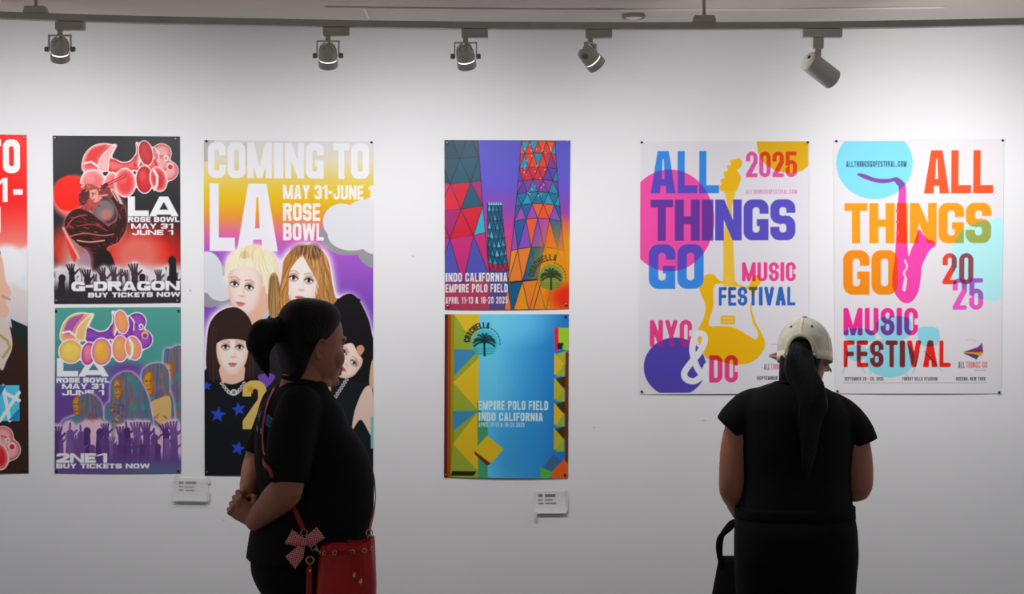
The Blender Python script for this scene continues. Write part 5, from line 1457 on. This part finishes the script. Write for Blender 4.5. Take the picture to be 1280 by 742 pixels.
for s in (-1, 1): body.tube([(s * .088, -.055, .045), (s * .088, .03, .05), (s * .088, .10, .035)], [(.028, .03), (.032, .03), (.034, .018)], up=(0, 0, 1), n=16)
def droop(g):
    """left shoulder a little higher than the right"""
    out = []
    for x, y, z in g.v:
        t = min(max((z - 1.12) / .18, 0), 1) * (1 - min(max((z - 1.36) / .06, 0), 1))
        out.append((x, y, z - .075 * x * t))
    g.v = out


droop(body)
b2 = body.fuse('body', M_skin, W2, voxel=.0052, smooth=3)
face_bits(W2, HS2)
tee = Geo()
tee.loft([(1.392, .070, .048, -.078)] + [(z, hw, yf, yb) for z, hw, yf, yb in torso2[1:7]] + [(.984, .186, .162, -.146), (.980, .184, .160, -.144)], n=48)
for s in (-1, 1):
    tee.tube([(s * .085, -.014, 1.326), (s * .140, -.014, 1.303), (s * .180, -.014, 1.266), (s * .207, -.014, 1.226 - (.014 if s > 0 else -.010))], [.054, .058, .057, .0525], n=26, round_ends=False)
droop(tee)
tee2 = tee.fuse('tshirt', M_tee, W2, voxel=.0055, smooth=4)
g = Geo(); g.tube([V(.006 + .074 * math.sin(a), -.016 + .066 * math.cos(a) * 1.0, 1.390 + .008 * -math.cos(a)) for a in np.linspace(0, 2 * math.pi, 25)], [.007] * 25, n=10, sub=1, round_ends=False); g.build('collar', M_tee, tee2)
tr2 = Geo()
tr2.loft([(1.02, .176, .152, -.134), (.99, .182, .156, -.142), (.93, .190, .152, -.168), (.86, .192, .138, -.170), (.80, .188, .124, -.152), (.74, .182, .11, -.13)], n=48)
legs_geo(tr2, .094, .098, .078, .072, (-.01, -.012, -.03), top=.82, zfoot=.085)
tro2 = tr2.fuse('trousers', M_trouser, W2, voxel=.007, smooth=4)
g = Geo(); g.loft([(1.008, .186, .160, -.150), (.972, .187, .160, -.152)], n=48); g.build('waistband', M_trouser, tro2)
for s in (-1, 1): shoe(W2, s * .088, -.02, -s * .12)

# hair: under the cap, gathered through its opening into a long loose tail
hg = Geo(); k = 0
hg.loft([(.05, .060, .0, -.088), (.02, .068, -.005, -.095), (-.012, .064, -.026, -.098, -.006), (-.05, .061, -.034, -.100, -.010), (-.085, .060, -.038, -.094, -.012), (-.115, .058, -.040, -.084, -.012)], step=.008)
hg.ell((0, -.078, .022), (.038, .026, .030))
hg.xform(H2)
hg.tube([H2 @ V(0, -.092, .022), H2 @ V(0, -.118, .004), H2 @ V(.002, -.132, -.04), V(.030, -.150, 1.36), V(.020, -.160, 1.27), V(.012, -.163, 1.18), V(.010, -.160, 1.11)], [(.028, .016), (.034, .020), (.044, .022), (.044, .022), (.034, .017), (.022, .012), (.006, .005)], up=(0, 1, 0), n=20)
for i, (dx, ln, r) in enumerate(((-.036, 1.22, .012), (.040, 1.24, .012), (-.02, 1.15, .014), (.028, 1.16, .013))):
    hg.tube([H2 @ V(dx * .7, -.108, .0), H2 @ V(dx, -.130, -.05), V(.028 + dx * .9, -.152, 1.34), V(.018 + dx * .8, -.160, (1.34 + ln) / 2), V(.016 + dx * .5, -.160, ln)], [r, r, r, r * .8, .003], n=10)
hg.fuse('hair', M_hair, W2, voxel=.005, smooth=2)
g = Geo()
rng = random.Random(4)
for i in range(16):
    a = rng.uniform(-1, .25)
    p0 = H2 @ V(a * .078, -.07 + abs(a) * .05, -.03); p1 = H2 @ V(a * .084, -.085 + abs(a) * .05, -.09) ; p2 = V(.034 + a * (.07 + rng.uniform(0, .02)), -.10 - .03 * (1 - abs(a)), 1.365 - rng.uniform(0, .03))
    g.tube([p0, p1, p2], [.004, .0035, .0008], n=6)
g.build('loose_strand', M_hair, W2)

# cap
cap = empty('cap', (0, 0, 0)); cap.parent = W2
M_cap = mat('faded_beige_cotton', rgb(236, 230, 214), 0.9, spec=0.15, noise=(26, 0.12), bump=(300, .25))
M_capw = mat('pale_cream_cotton', rgb(250, 240, 208), 0.9, spec=0.15, noise=(30, 0.06), bump=(300, .25))
CAPL = np.array([(-.012, .0825, .100, -.106), (.02, .0825, .099, -.106), (.05, .080, .095, -.102), (.075, .071, .083, -.090), (.098, .056, .064, -.070), (.114, .037, .042, -.046), (.1225, .018, .020, -.022), (.1245, .004, .006, -.006)])


def cap_pt(a, z, off=0.0):
    hw, yf, yb = (float(pchip(CAPL[:, 0], CAPL[:, i], np.array([z]))[0]) for i in (1, 2, 3))
    yc, ry = (yf + yb) / 2, (yf - yb) / 2
    return H2 @ V((hw + off) * math.sin(a), yc + (ry + off) * math.cos(a), z + off * .6)


ARCH_W, ARCH_H = .55, .066     # opening at the back: half width in radians, height above the rim
zs = np.concatenate([np.linspace(-.012, .10, 26), np.linspace(.104, .1245, 9)])
na = 96
g = Geo(); idx = {}
def arch_z(a):
    q = abs((a - math.pi)) / ARCH_W
    return -.012 + ARCH_H * math.sqrt(max(0, 1 - q ** 2.2)) if q < 1 else -1
for j in range(na):
    a = 2 * math.pi * j / na
    zb = max(arch_z(a), -.012)
    for i, z in enumerate(zs):
        zz = zb + (z + .012) / .1365 * (.1245 - zb)
        idx[i, j] = len(g.v); g.v.append(tuple(cap_pt(a, min(zz, .1245))))
for j in range(na):
    for i in range(len(zs) - 1):
        g.f.append((idx[i, j], idx[i, (j + 1) % na], idx[i + 1, (j + 1) % na], idx[i + 1, j]))
crown = g.build('cap_crown', M_cap, cap)
md = crown.modifiers.new('thick', 'SOLIDIFY'); md.thickness = .003; md.offset = 1
ar = [a for a in np.linspace(math.pi - ARCH_W, math.pi + ARCH_W, 41)]
g = Geo(); g.tube([cap_pt(a, max(arch_z(a), -.012) + .005, .0035) for a in ar], [(.0075, .0022)] * len(ar), n=10, sub=1, up=None, round_ends=False)
g.build('opening_binding', M_capw, cap)
g = Geo()
rim = [a for a in np.linspace(math.pi + ARCH_W * .98, math.pi - ARCH_W * .98 + 2 * math.pi, 70)]
g.rings([[cap_pt(a, -.011, .004), cap_pt(a, .014, .004), cap_pt(a, .014, .0), cap_pt(a, -.011, .0)] for a in rim]); g.build('sweat_band', M_capw, cap)
for a in (math.pi, math.pi * .62, math.pi * 1.38, .0, .9, -.9):
    z0 = max(arch_z(a), -.012) + .004
    g = Geo(); g.tube([cap_pt(a, z, .0032) for z in np.linspace(z0, .1235, 16)], [(.0055 if a == math.pi else .0028, .0012)] * 16, n=8, sub=1, round_ends=False, up=tuple((H2.to_3x3() @ V(math.sin(a), math.cos(a), .3)).normalized()))
    g.build('seam_tape', M_capw if a == math.pi else M_cap, cap)
for a, z in ((math.pi * .84, .088), (math.pi * 1.16, .088), (.6, .088), (-.6, .088)):
    n_ = (H2.to_3x3() @ V(math.sin(a), math.cos(a), .6)).normalized()
    g = Geo(); g.torus(cap_pt(a, z, .0035), .0030, .0013, n_.to_track_quat('Z', 'Y').to_matrix(), 16, 6); g.ell(cap_pt(a, z, .003), (.0022, .0022, .0022)); g.build('eyelet', mat('dark_thread', rgb(60, 56, 50), .8) if 'dark_thread' not in bpy.data.materials else bpy.data.materials['dark_thread'], cap)
g = Geo(); g.ell(H2 @ V(0, 0, .1285), (.0085, .0085, .0045)); g.build('top_button', bpy.data.materials['dark_thread'], cap)
g = Geo(); rings = []
for t in np.linspace(-1, 1, 25):
    a = t * .86
    p0 = cap_pt(a, -.006, -.001); L = .072 * math.sqrt(max(0, 1 - (t * .98) ** 2)) + .004
    o_ = H2.to_3x3() @ V(math.sin(a) * .35, 1, -.18 - .32 * t * t); o_.normalize()
    u_ = H2.to_3x3() @ V(0, .15, 1)
    rings.append([p0 - u_ * .002, p0 + o_ * L * .5 - u_ * .001, p0 + o_ * L - u_ * .002, p0 + o_ * L + u_ * .0015, p0 + o_ * L * .5 + u_ * .003, p0 + u_ * .002])
g.rings(rings); g.build('brim', M_cap, cap)
g = Geo(); g.tube([cap_pt(math.pi + t, -.002, .002) for t in np.linspace(-ARCH_W * 1.05, ARCH_W * 1.05, 21)], [(.008, .0018)] * 21, n=8, sub=1, up=(0, 0, 1), round_ends=False)
g.build('adjuster_strap', M_cap, cap)
g = Geo(); e0 = H2 @ V(.080, -.006, -.040); g.torus(e0 + V(.001, 0, 0), .006, .0014, Euler((0, math.radians(80), 0)).to_matrix(), 20, 8); g.build('earring', M_pin, W2)

# black tote bag hanging from the left hand
M_bag = mat('black_canvas', rgb(24, 24, 26), 0.85, spec=0.2, bump=(200, .3))
bx, by = .755, c2.y + .205
tb = empty('tote_bag', (bx, by, .47), (0, 0, 0), 'black tote bag hanging at the left side of the person in the cap', 'bag')
g = Geo(); rings = []
for z in np.linspace(0, .352, 20):
    t = z / .352; hw = .150 - .055 * t; th = .040 * (1 - t) + .010
    rings.append([V((hw) * math.copysign(abs(math.cos(a)) ** .6, math.cos(a)) + .01 * t, th * math.copysign(abs(math.sin(a)) ** .6, math.sin(a)), z) for a in np.linspace(0, 2 * math.pi, 40, endpoint=False)])
g.rings(rings); g.build('bag_body', M_bag, tb)
hx, hz = c2.x + ARM2[-1].x + .015 - bx, .455
for s in (-1, 1):
    o1 = .004 * s
    g = Geo(); g.tube([V(-.078, s * .012, .325), V(-.084 + o1, s * .013, .375), V(-.078 + o1, s * .012, .415), V(-.052 - o1, s * .010, .445), V(hx - .03, s * .009, .462), V(hx + .01, s * .009, .462), V(hx + .03, s * .010, .44), V(.065, s * .013, .33)], [(.0085, .002)] * 8, n=10, up=(0, 1, 0), sub=6); g.build('handle', M_bag, tb)
# ---- woman in profile in front of the tall poster, hands clasped behind her back
D1 = 5.40
c1 = px(390, 371, D1)
A1 = math.radians(16)
W1 = empty('person', (c1.x, c1.y, 0), (0, 0, A1 - math.pi / 2), 'person in black with tied dark hair, standing in profile with hands clasped behind the back', 'person')
M1 = Matrix.Translation(V(c1.x, c1.y, 0)) @ Matrix.Rotation(A1 - math.pi / 2, 4, 'Z')
I1 = M1.inverted()
PX1 = K * D1
Z1 = lambda y: CAM_Z - (y - 371) * PX1
# head looks a little further towards the wall
H1 = Matrix.Translation(V(-.010, -.0, 1.503)) @ Euler((math.radians(-4), math.radians(0), math.radians(17))).to_matrix().to_4x4() @ Matrix.Scale(1.05, 4)
body = Geo()
torso1 = [(1.405, .066, .032, -.078), (1.385, .115, .048, -.105), (1.355, .165, .068, -.135), (1.327, .185, .088, -.153), (1.285, .195, .104, -.165), (1.254, .20, .126, -.168), (1.18, .20, .168, -.170), (1.11, .197, .183, -.163), (1.03, .197, .181, -.163), (.95, .203, .172, -.184), (.885, .206, .170, -.194), (.82, .20, .15, -.18), (.76, .18, .12, -.145)]
body.loft([(z, hw - .015, yf - .013, yb + .013) for z, hw, yf, yb in torso1])
body.tube([(0, -.042, 1.35), (0, -.034, 1.40), (0, -.020, 1.44), (0, -.010, 1.48)], [.068, .060, .055, .055], n=20)
body.ell((0, .030, 1.405), (.036, .030, .022))
head_geo(body, H1)
RA = [V(.125, -.060, 1.330), V(.168, -.084, 1.292), V(.212, -.104, 1.20), V(.230, -.113, 1.112)]
rw = V(.050, -.178, .998)
body.tube(RA + [RA[3].lerp(rw, .3) + V(.004, .002, 0), RA[3].lerp(rw, .65), rw], [.050, .055, .052, .048, .048, .039, .028], n=20)
LA = [V(-.125, -.060, 1.330), V(-.168, -.070, 1.292), V(-.202, -.112, 1.21), V(-.200, -.139, 1.142)]
lw = V(-.050, -.184, 1.078)
body.tube(LA + [LA[3].lerp(lw, .3), LA[3].lerp(lw, .65), lw], [.050, .055, .048, .042, .040, .034, .027], n=20)
hand_geo(body, lw, (.32, -.42, -.85), (.75, .65, .0), (.6, -.6, .2), (58, 62, 64, 66, 40), size=.98)
hand_geo(body, rw, (-.40, -.62, .55), (-.85, .35, -.1), (.1, .3, 1), (36, 42, 46, 50, 45), size=.92)
legs_geo(body, .095, .100, .060, .044, (-.02, -.020, -.04))
for s in (-1, 1): body.tube([(s * .090, -.055, .045), (s * .090, .03, .05), (s * .090, .10, .035)], [(.028, .03), (.032, .03), (.034, .018)], up=(0, 0, 1), n=16)
body.fuse('body', M_skin, W1, voxel=.0034, smooth=2)
face_bits(W1, H1)
tee = Geo()
tee.loft([(1.408, .070, .036, -.084)] + torso1[1:11] + [(.878, .207, .170, -.195)], n=52)
tee.tube([(.08, -.05, 1.345), (.140, -.060, 1.328), (.188, -.088, 1.262), (.218, -.107, 1.190), (.230, -.113, 1.128)], [.056, .068, .070, .068, .064], n=28, round_ends=False)
tee.tube([(-.08, -.05, 1.345), (-.140, -.066, 1.328), (-.185, -.082, 1.265), (-.206, -.108, 1.205), (-.206, -.126, 1.165)], [.056, .068, .066, .060, .056], n=28, round_ends=False)
tee1 = tee.fuse('tshirt', M_tee, W1, voxel=.0055, smooth=4)
g = Geo(); g.tube([V(.074 * math.sin(a), -.024 + .062 * math.cos(a), 1.408 - .012 * math.cos(a)) for a in np.linspace(0, 2 * math.pi, 25)], [.007] * 25, n=10, sub=1, round_ends=False); g.build('collar', M_tee, tee1)
trw = Geo()
trw.loft([(.98, .188, .168, -.160), (.95, .192, .165, -.168), (.885, .200, .158, -.182), (.84, .202, .150, -.180), (.80, .196, .14, -.166), (.75, .184, .115, -.138), (.71, .176, .10, -.12)], n=48)
legs_geo(trw, .095, .104, .080, .072, (-.02, -.020, -.04), top=.82, zfoot=.085)
trw.fuse('trousers', M_trouser, W1, voxel=.007, smooth=4)
for s in (-1, 1): shoe(W1, s * .090, -.03, -s * .12)

# hair drawn back into a short tied tail
hg = Geo()
hg.loft([(.146, .012, .0, -.03), (.140, .042, .034, -.058), (.124, .066, .062, -.082), (.098, .079, .076, -.098), (.07, .084, .070, -.106), (.045, .085, .056, -.108), (.02, .084, .028, -.107), (.006, .078, .004, -.104), (-.03, .071, -.020, -.094), (-.06, .062, -.030, -.082), (-.085, .05, -.04, -.075)], step=.007)
hg.xform(H1)
hg.tube([H1 @ V(0, -.090, .055), H1 @ V(.0, -.125, .052), H1 @ V(.004, -.158, .040), H1 @ V(.006, -.172, .008), H1 @ V(.006, -.160, -.03), H1 @ V(.0, -.150, -.068)], [.030, .030, .038, .036, .022, .004], n=20)
hg.tube([H1 @ V(0, -.13, .06), H1 @ V(.0, -.165, .045), H1 @ V(0, -.186, .018), H1 @ V(0, -.196, -.004)], [.025, .026, .020, .004], n=14)
hg.tube([H1 @ V(0, -.13, .03), H1 @ V(-.005, -.150, -.01), H1 @ V(-.005, -.140, -.05), H1 @ V(-.002, -.128, -.088)], [.026, .024, .015, .003], n=14)
hair1 = hg.fuse('hair', M_hair, W1, voxel=.0048, smooth=2)
g = Geo(); g.torus(H1 @ V(0, -.112, .053), .029, .006, (H1.to_3x3() @ Euler((math.radians(90), 0, 0)).to_matrix()).normalized(), 24, 8); g.build('hair_tie', M_trouser, hair1)

bpy.context.view_layer.update()
def bvh(o):
    vs = [o.matrix_world @ v.co for v in o.data.vertices]
    return BVHTree.FromPolygons(vs, [tuple(p.vertices) for p in o.data.polygons])
TEE = BVHTree.FromPolygons([M1 @ v.co for v in tee1.data.vertices], [tuple(p.vertices) for p in tee1.data.polygons])
EYE = V(0, -CAM_D, CAM_Z)


def on_tee(x, y, off):
    """point on the shirt under photo pixel (x, y), lifted off the cloth"""
    d = (px(x, y) - EYE).normalized()
    h, n, _, _ = TEE.ray_cast(EYE, d)
    return None if h is None else h + n * off


def cling(p, off):
    h, n, _, _ = TEE.find_nearest(p)
    return h + n * off


# print on the back of the shirt: blue letters and a short white line
M_blue = mat('blue_shirt_print', rgb(52, 104, 168), 0.7)
M_whitep = mat('pale_shirt_print', rgb(170, 170, 172), 0.7)


def shirt_letter(ch, ctr, w_, h_, material, slant, S):
    """a printed letter laid on the cloth round a point given in her own frame"""
    n = 18
    g = Geo()
    ctr = on_tee(ctr[0], ctr[1], 0)
    nn = TEE.find_nearest(ctr)[1]
    right = V(0, 0, 1).cross(nn).normalized()
    us = (np.arange(n) + .5) / n * w_; vs = (np.arange(int(n * h_ / w_)) + .5) / int(n * h_ / w_) * h_
    U, W_ = np.meshgrid(us, vs)
    sd = glyph(ch, U, W_, w_, h_, S, S * .8, S * .8)
    du, dv = w_ / n / 2 * 1.02, h_ / len(vs) / 2 * 1.02
    for j in range(len(vs)):
        for i in range(n):
            if sd[j, i] < 0:
                q = []
                for a, b in ((-1, -1), (1, -1), (1, 1), (-1, 1)):
                    u, v = us[i] + a * du - w_ / 2, vs[j] + b * dv - h_ / 2
                    q.append(I1 @ cling(ctr + right * u + V(0, 0, -v + slant * u), .0016))
                g.add(q, [(0, 1, 2, 3)])
    return g.build('shirt_print', material, tee1, False)


for ch, x, y, w_, h_, m_, st in (('M', 325.0, 516, .060, .032, M_blue, .012), ('E', 337.5, 527, .050, .032, M_blue, .010), ('R', 322, 536, .020, .017, M_whitep, .0045), ('5', 327, 539, .016, .015, M_whitep, .0045)):
    shirt_letter(ch, (x, y), w_, h_, m_, -.35, st)

# ---- red bucket bag worn across the body
M_red = mat('red_leather', rgb(206, 20, 28), 0.42, spec=0.4, bump=(160, .25), noise=(12, .12))
M_redd = mat('dark_red_leather', rgb(176, 20, 32), 0.45, spec=0.4)
M_gold = mat('pale_gold_metal', rgb(216, 186, 120), 0.3, metal=1.0)
DB = 5.185
PB = K * DB
bc = px(432, 742, DB)
bag = empty('bucket_bag', (bc.x, bc.y, px(0, 790, DB).z), (0, 0, math.radians(-6)), 'red leather bucket bag with a drawstring at the hip of the person in profile', 'bag')
MB_ = Matrix.Translation(bag.location) @ Matrix.Rotation(math.radians(-6), 4, 'Z')
IB = MB_.inverted()
zt = px(0, 676, DB).z - bag.location.z
g = Geo(); rings = []
rng = random.Random(2)
NB = 72
for z in np.linspace(0, zt, 26):
    t = z / zt
    hw = (.078 + .010 * math.sin(t * math.pi) - .004 * t); th = .058 - .004 * t
    sx_ = .006 * t
    pl = max(0, (t - .72) / .28)
    rings.append([V(sx_ + (hw + pl * .0035 * math.sin(12 * a)) * math.copysign(abs(math.cos(a)) ** .8, math.cos(a)), (th + pl * .0035 * math.sin(12 * a)) * math.copysign(abs(math.sin(a)) ** .8, math.sin(a)), z + (.006 * math.sin(3 * a + 1) + .009 * math.cos(a)) * pl) for a in np.linspace(0, 2 * math.pi, NB, endpoint=False)])
rings.append([V(p.x * .94, p.y * .92, p.z - .004) for p in rings[-1]])
rings.append([V(p.x * .9, p.y * .85, p.z - .05) for p in rings[-2]])
g.rings(rings, True, True); g.build('bag_body', M_red, bag)
g = Geo(); g.rings([[V(p.x * 1.02, p.y * 1.02, z) for p in rings[0]] for z in (0, .012)]); g.build('base_panel', M_redd, bag)
ze = zt - .024
eyes = []
for a in np.linspace(math.radians(200), math.radians(340), 6):
    p = V(.006 + .0775 * math.copysign(abs(math.cos(a)) ** .8, math.cos(a)), .0585 * math.copysign(abs(math.sin(a)) ** .8, math.sin(a)), ze + .006 * math.cos(a))
    n_ = V(math.cos(a) * .7, math.sin(a), 0).normalized()
    g = Geo(); g.torus(p + n_ * .002, .0060, .0019, n_.to_track_quat('Z', 'Y').to_matrix(), 18, 8); g.build('eyelet', M_gold, bag)
    eyes.append(p + n_ * .005)
for s in (0, 1):
    g = Geo(); g.tube([eyes[2 * s + 1 - s], eyes[3 + s - s] + V(0, -.002, -.002) if s else eyes[3]], [.0022, .0022], n=8)
    g.build('drawstring', M_redd, bag)
for x, zl in ((.034, .078), (.052, .096)):
    pt = V(x, -.060, ze)
    g = Geo(); g.tube([pt + V(-.004, .006, .002), pt + V(0, -.003, -.012), V(x + .002, -.066, ze - zl * .6), V(x + .004, -.068, ze - zl + .02)], [.0024] * 4, n=8); cdn = g.build('drawstring', M_redd, bag)
    g = Geo(); g.cyl((x + .004, -.068, ze - zl + .024), (x + .0045, -.068, ze - zl), .0042, .0042, n=14); g.build('cord_end', M_gold, cdn)

# strap: over the near shoulder, down the back, under the arm, and down the front
TB = lambda p: IB @ p
sp = []
for x, y in ((345, 486), (337, 505), (332.5, 522), (329.5, 545), (330.5, 562), (336, 580), (345, 596)):
    q = on_tee(x, y, .004)
    if q is None:
        q = cling(px(x, y, D1 - .1), .004)
    sp.append(q)
back_ring = px(379, 664, DB - .01) + V(0, .02, 0)
mid = cling(px(360, 620, 5.2), .006)
sp += [mid, mid.lerp(back_ring, .5) + V(0, -.006, 0), back_ring]
sp = [cling(M1 @ V(-.085, -.045, 1.395), .009), cling(M1 @ V(-.03, -.105, 1.375), .009)] + sp
fr = [cling(M1 @ V(-.10, .02, 1.375), .005), cling(M1 @ V(-.095, .09, 1.31), .005), cling(M1 @ V(-.07, .16, 1.23), .005), cling(M1 @ V(-.02, .195, 1.15), .005), cling(M1 @ V(.05, .195, 1.085), .006), cling(M1 @ V(.10, .175, 1.035), .008)]
front_ring = px(461, 664, DB) + V(0, .02, 0)
fr += [front_ring]
path = list(reversed(sp)) + fr
g = Geo(); rings = []
P = [TB(Vector(p)) for p in path]
dense = []
for i in range(len(P) - 1):
    p0, p1, p2, p3 = P[max(i - 1, 0)], P[i], P[i + 1], P[min(i + 2, len(P) - 1)]
    for k_ in range(8):
        t = k_ / 8
        dense.append(0.5 * ((2 * p1) + (p2 - p0) * t + (2 * p0 - 5 * p1 + 4 * p2 - p3) * t * t + (3 * p1 - p0 - 3 * p2 + p3) * t ** 3))
dense.append(P[-1])
for _ in range(40):
    dense = [dense[0]] + [dense[i] * .5 + (dense[i - 1] + dense[i + 1]) * .25 for i in range(1, len(dense) - 1)] + [dense[-1]]
for i, p in enumerate(dense):
    T = (dense[min(i + 1, len(dense) - 1)] - dense[max(i - 1, 0)]).normalized()
    h, nn, _, dist = TEE.find_nearest(MB_ @ p)
    if (MB_ @ p - h).dot(nn) < .0035: p = IB @ (h + nn * .0035)
    n_ = (IB.to_3x3() @ nn); n_ = (n_ - T * n_.dot(T)).normalized()
    s_ = T.cross(n_)
    w2 = .0065
    rings.append([p + s_ * w2 + n_ * .0012, p - s_ * w2 + n_ * .0012, p - s_ * w2 - n_ * .0012, p + s_ * w2 - n_ * .0012])
g.rings(rings); strap = g.build('shoulder_strap', M_redd, bag, False)
g = Geo()
for ring_p in (TB(back_ring), TB(front_ring)):
    g.torus(ring_p + V(0, 0, -.006), .0095, .0016, Euler((math.radians(90), 0, .3)).to_matrix(), 20, 8)
    g.torus(ring_p + V(0, 0, -.020), .007, .0016, Euler((math.radians(80), 0, 1.1)).to_matrix(), 20, 8)
g.build('strap_ring', M_gold, bag)
# clasp and hanging tab
cl = TB(px(388, 686, DB - .07))
g = Geo()
for i, (x, y) in enumerate(((385, 672), (388, 680), (392, 684), (396, 686))):
    g.torus(TB(px(x, y, DB - .065)), .0075 if i != 2 else .0095, .0015, Euler((math.radians(90 + 25 * (-1) ** i), 0, .5 * i)).to_matrix(), 20, 8)
chain = g.build('clasp_chain', M_gold, bag)
g = Geo(); g.torus(TB(px(387.5, 700, DB - .068)), .0105, .0022, Euler((math.radians(88), 0, 0)).to_matrix(), 24, 8); g.build('round_charm', M_gold, chain)
g = Geo(); g.ell(TB(px(387.5, 700, DB - .068)), (.0085, .002, .0085)); g.build('charm_inlay', M_dark, chain)
t0, t1 = TB(px(387, 706, DB - .066)), TB(px(386, 760, DB - .06))
g = Geo(); g.tube([t0, t0.lerp(t1, .2), t0.lerp(t1, .6), t1], [(.0045, .002), (.0085, .003), (.009, .003), (.009, .003)], n=12, up=(0, 1, 0)); g.build('hanging_tab', M_redd, bag)
g = Geo(); g.cyl(TB(px(387.5, 711, DB - .067)), TB(px(387.5, 716, DB - .067)), .004, n=12); g.build('tab_cap', M_gold, bag)

# houndstooth bow
M_bow = bpy.data.materials.new('red_white_houndstooth'); M_bow.use_nodes = True
nt = M_bow.node_tree; b_ = nt.nodes['Principled BSDF']; b_.inputs['Roughness'].default_value = .8
tc = nt.nodes.new('ShaderNodeTexCoord'); ck = nt.nodes.new('ShaderNodeTexChecker'); ck.inputs['Scale'].default_value = 260
mp = nt.nodes.new('ShaderNodeMapping'); mp.inputs['Rotation'].default_value = (0, math.radians(35), 0); mp.inputs['Scale'].default_value = (1, .001, 1)
ck.inputs['Color1'].default_value = rgb(214, 50, 58); ck.inputs['Color2'].default_value = rgb(236, 180, 176)
nt.links.new(tc.outputs['Object'], mp.inputs['Vector']); nt.links.new(mp.outputs['Vector'], ck.inputs['Vector']); nt.links.new(ck.outputs['Color'], b_.inputs['Base Color'])
bowc = px(381, 677, DB - .075)
bow = empty('fabric_bow', bowc, label='red houndstooth fabric bow tied beside the red bucket bag', cat='bow')
LB = lambda x, y, dy=0.0: px(x, y, DB - .075) - bowc + V(0, dy, 0)
def flap(name, pts, th=.004, bulge=.010):
    g = Geo(); c = sum((LB(*p) for p in pts), Vector()) / len(pts)
    n = len(pts); dense = []
    for i in range(n):
        a, b = LB(*pts[i]), LB(*pts[(i + 1) % n])
        dense += [a.lerp(b, t) for t in (0, .25, .5, .75)]
    rings = []
    for s, f in ((-1, .15), (-1, .55), (-1, .86), (-.5, .98), (0, 1.0), (.5, .98), (1, .86), (1, .55), (1, .15)):
        rings.append([c + (p - c) * f + V(0, s * (th * .5 + bulge * (1 - f * f)), 0) for p in dense])
    g.rings(rings); return g.build(name, M_bow, bow)
flap('bow_loop', [(365.5, 661.5), (380, 672), (382, 681), (372, 683), (355.5, 679)])
flap('bow_loop', [(382, 670), (396, 658), (406, 672), (390, 683), (382, 681)])
flap('bow_tail', [(374, 681), (381, 683), (379, 697), (369, 711), (356.5, 695)], .003, .004)
g = Geo(); g.ell(LB(381, 677, -.006), (.010, .012, .012)); g.build('bow_knot', M_bow, bow)
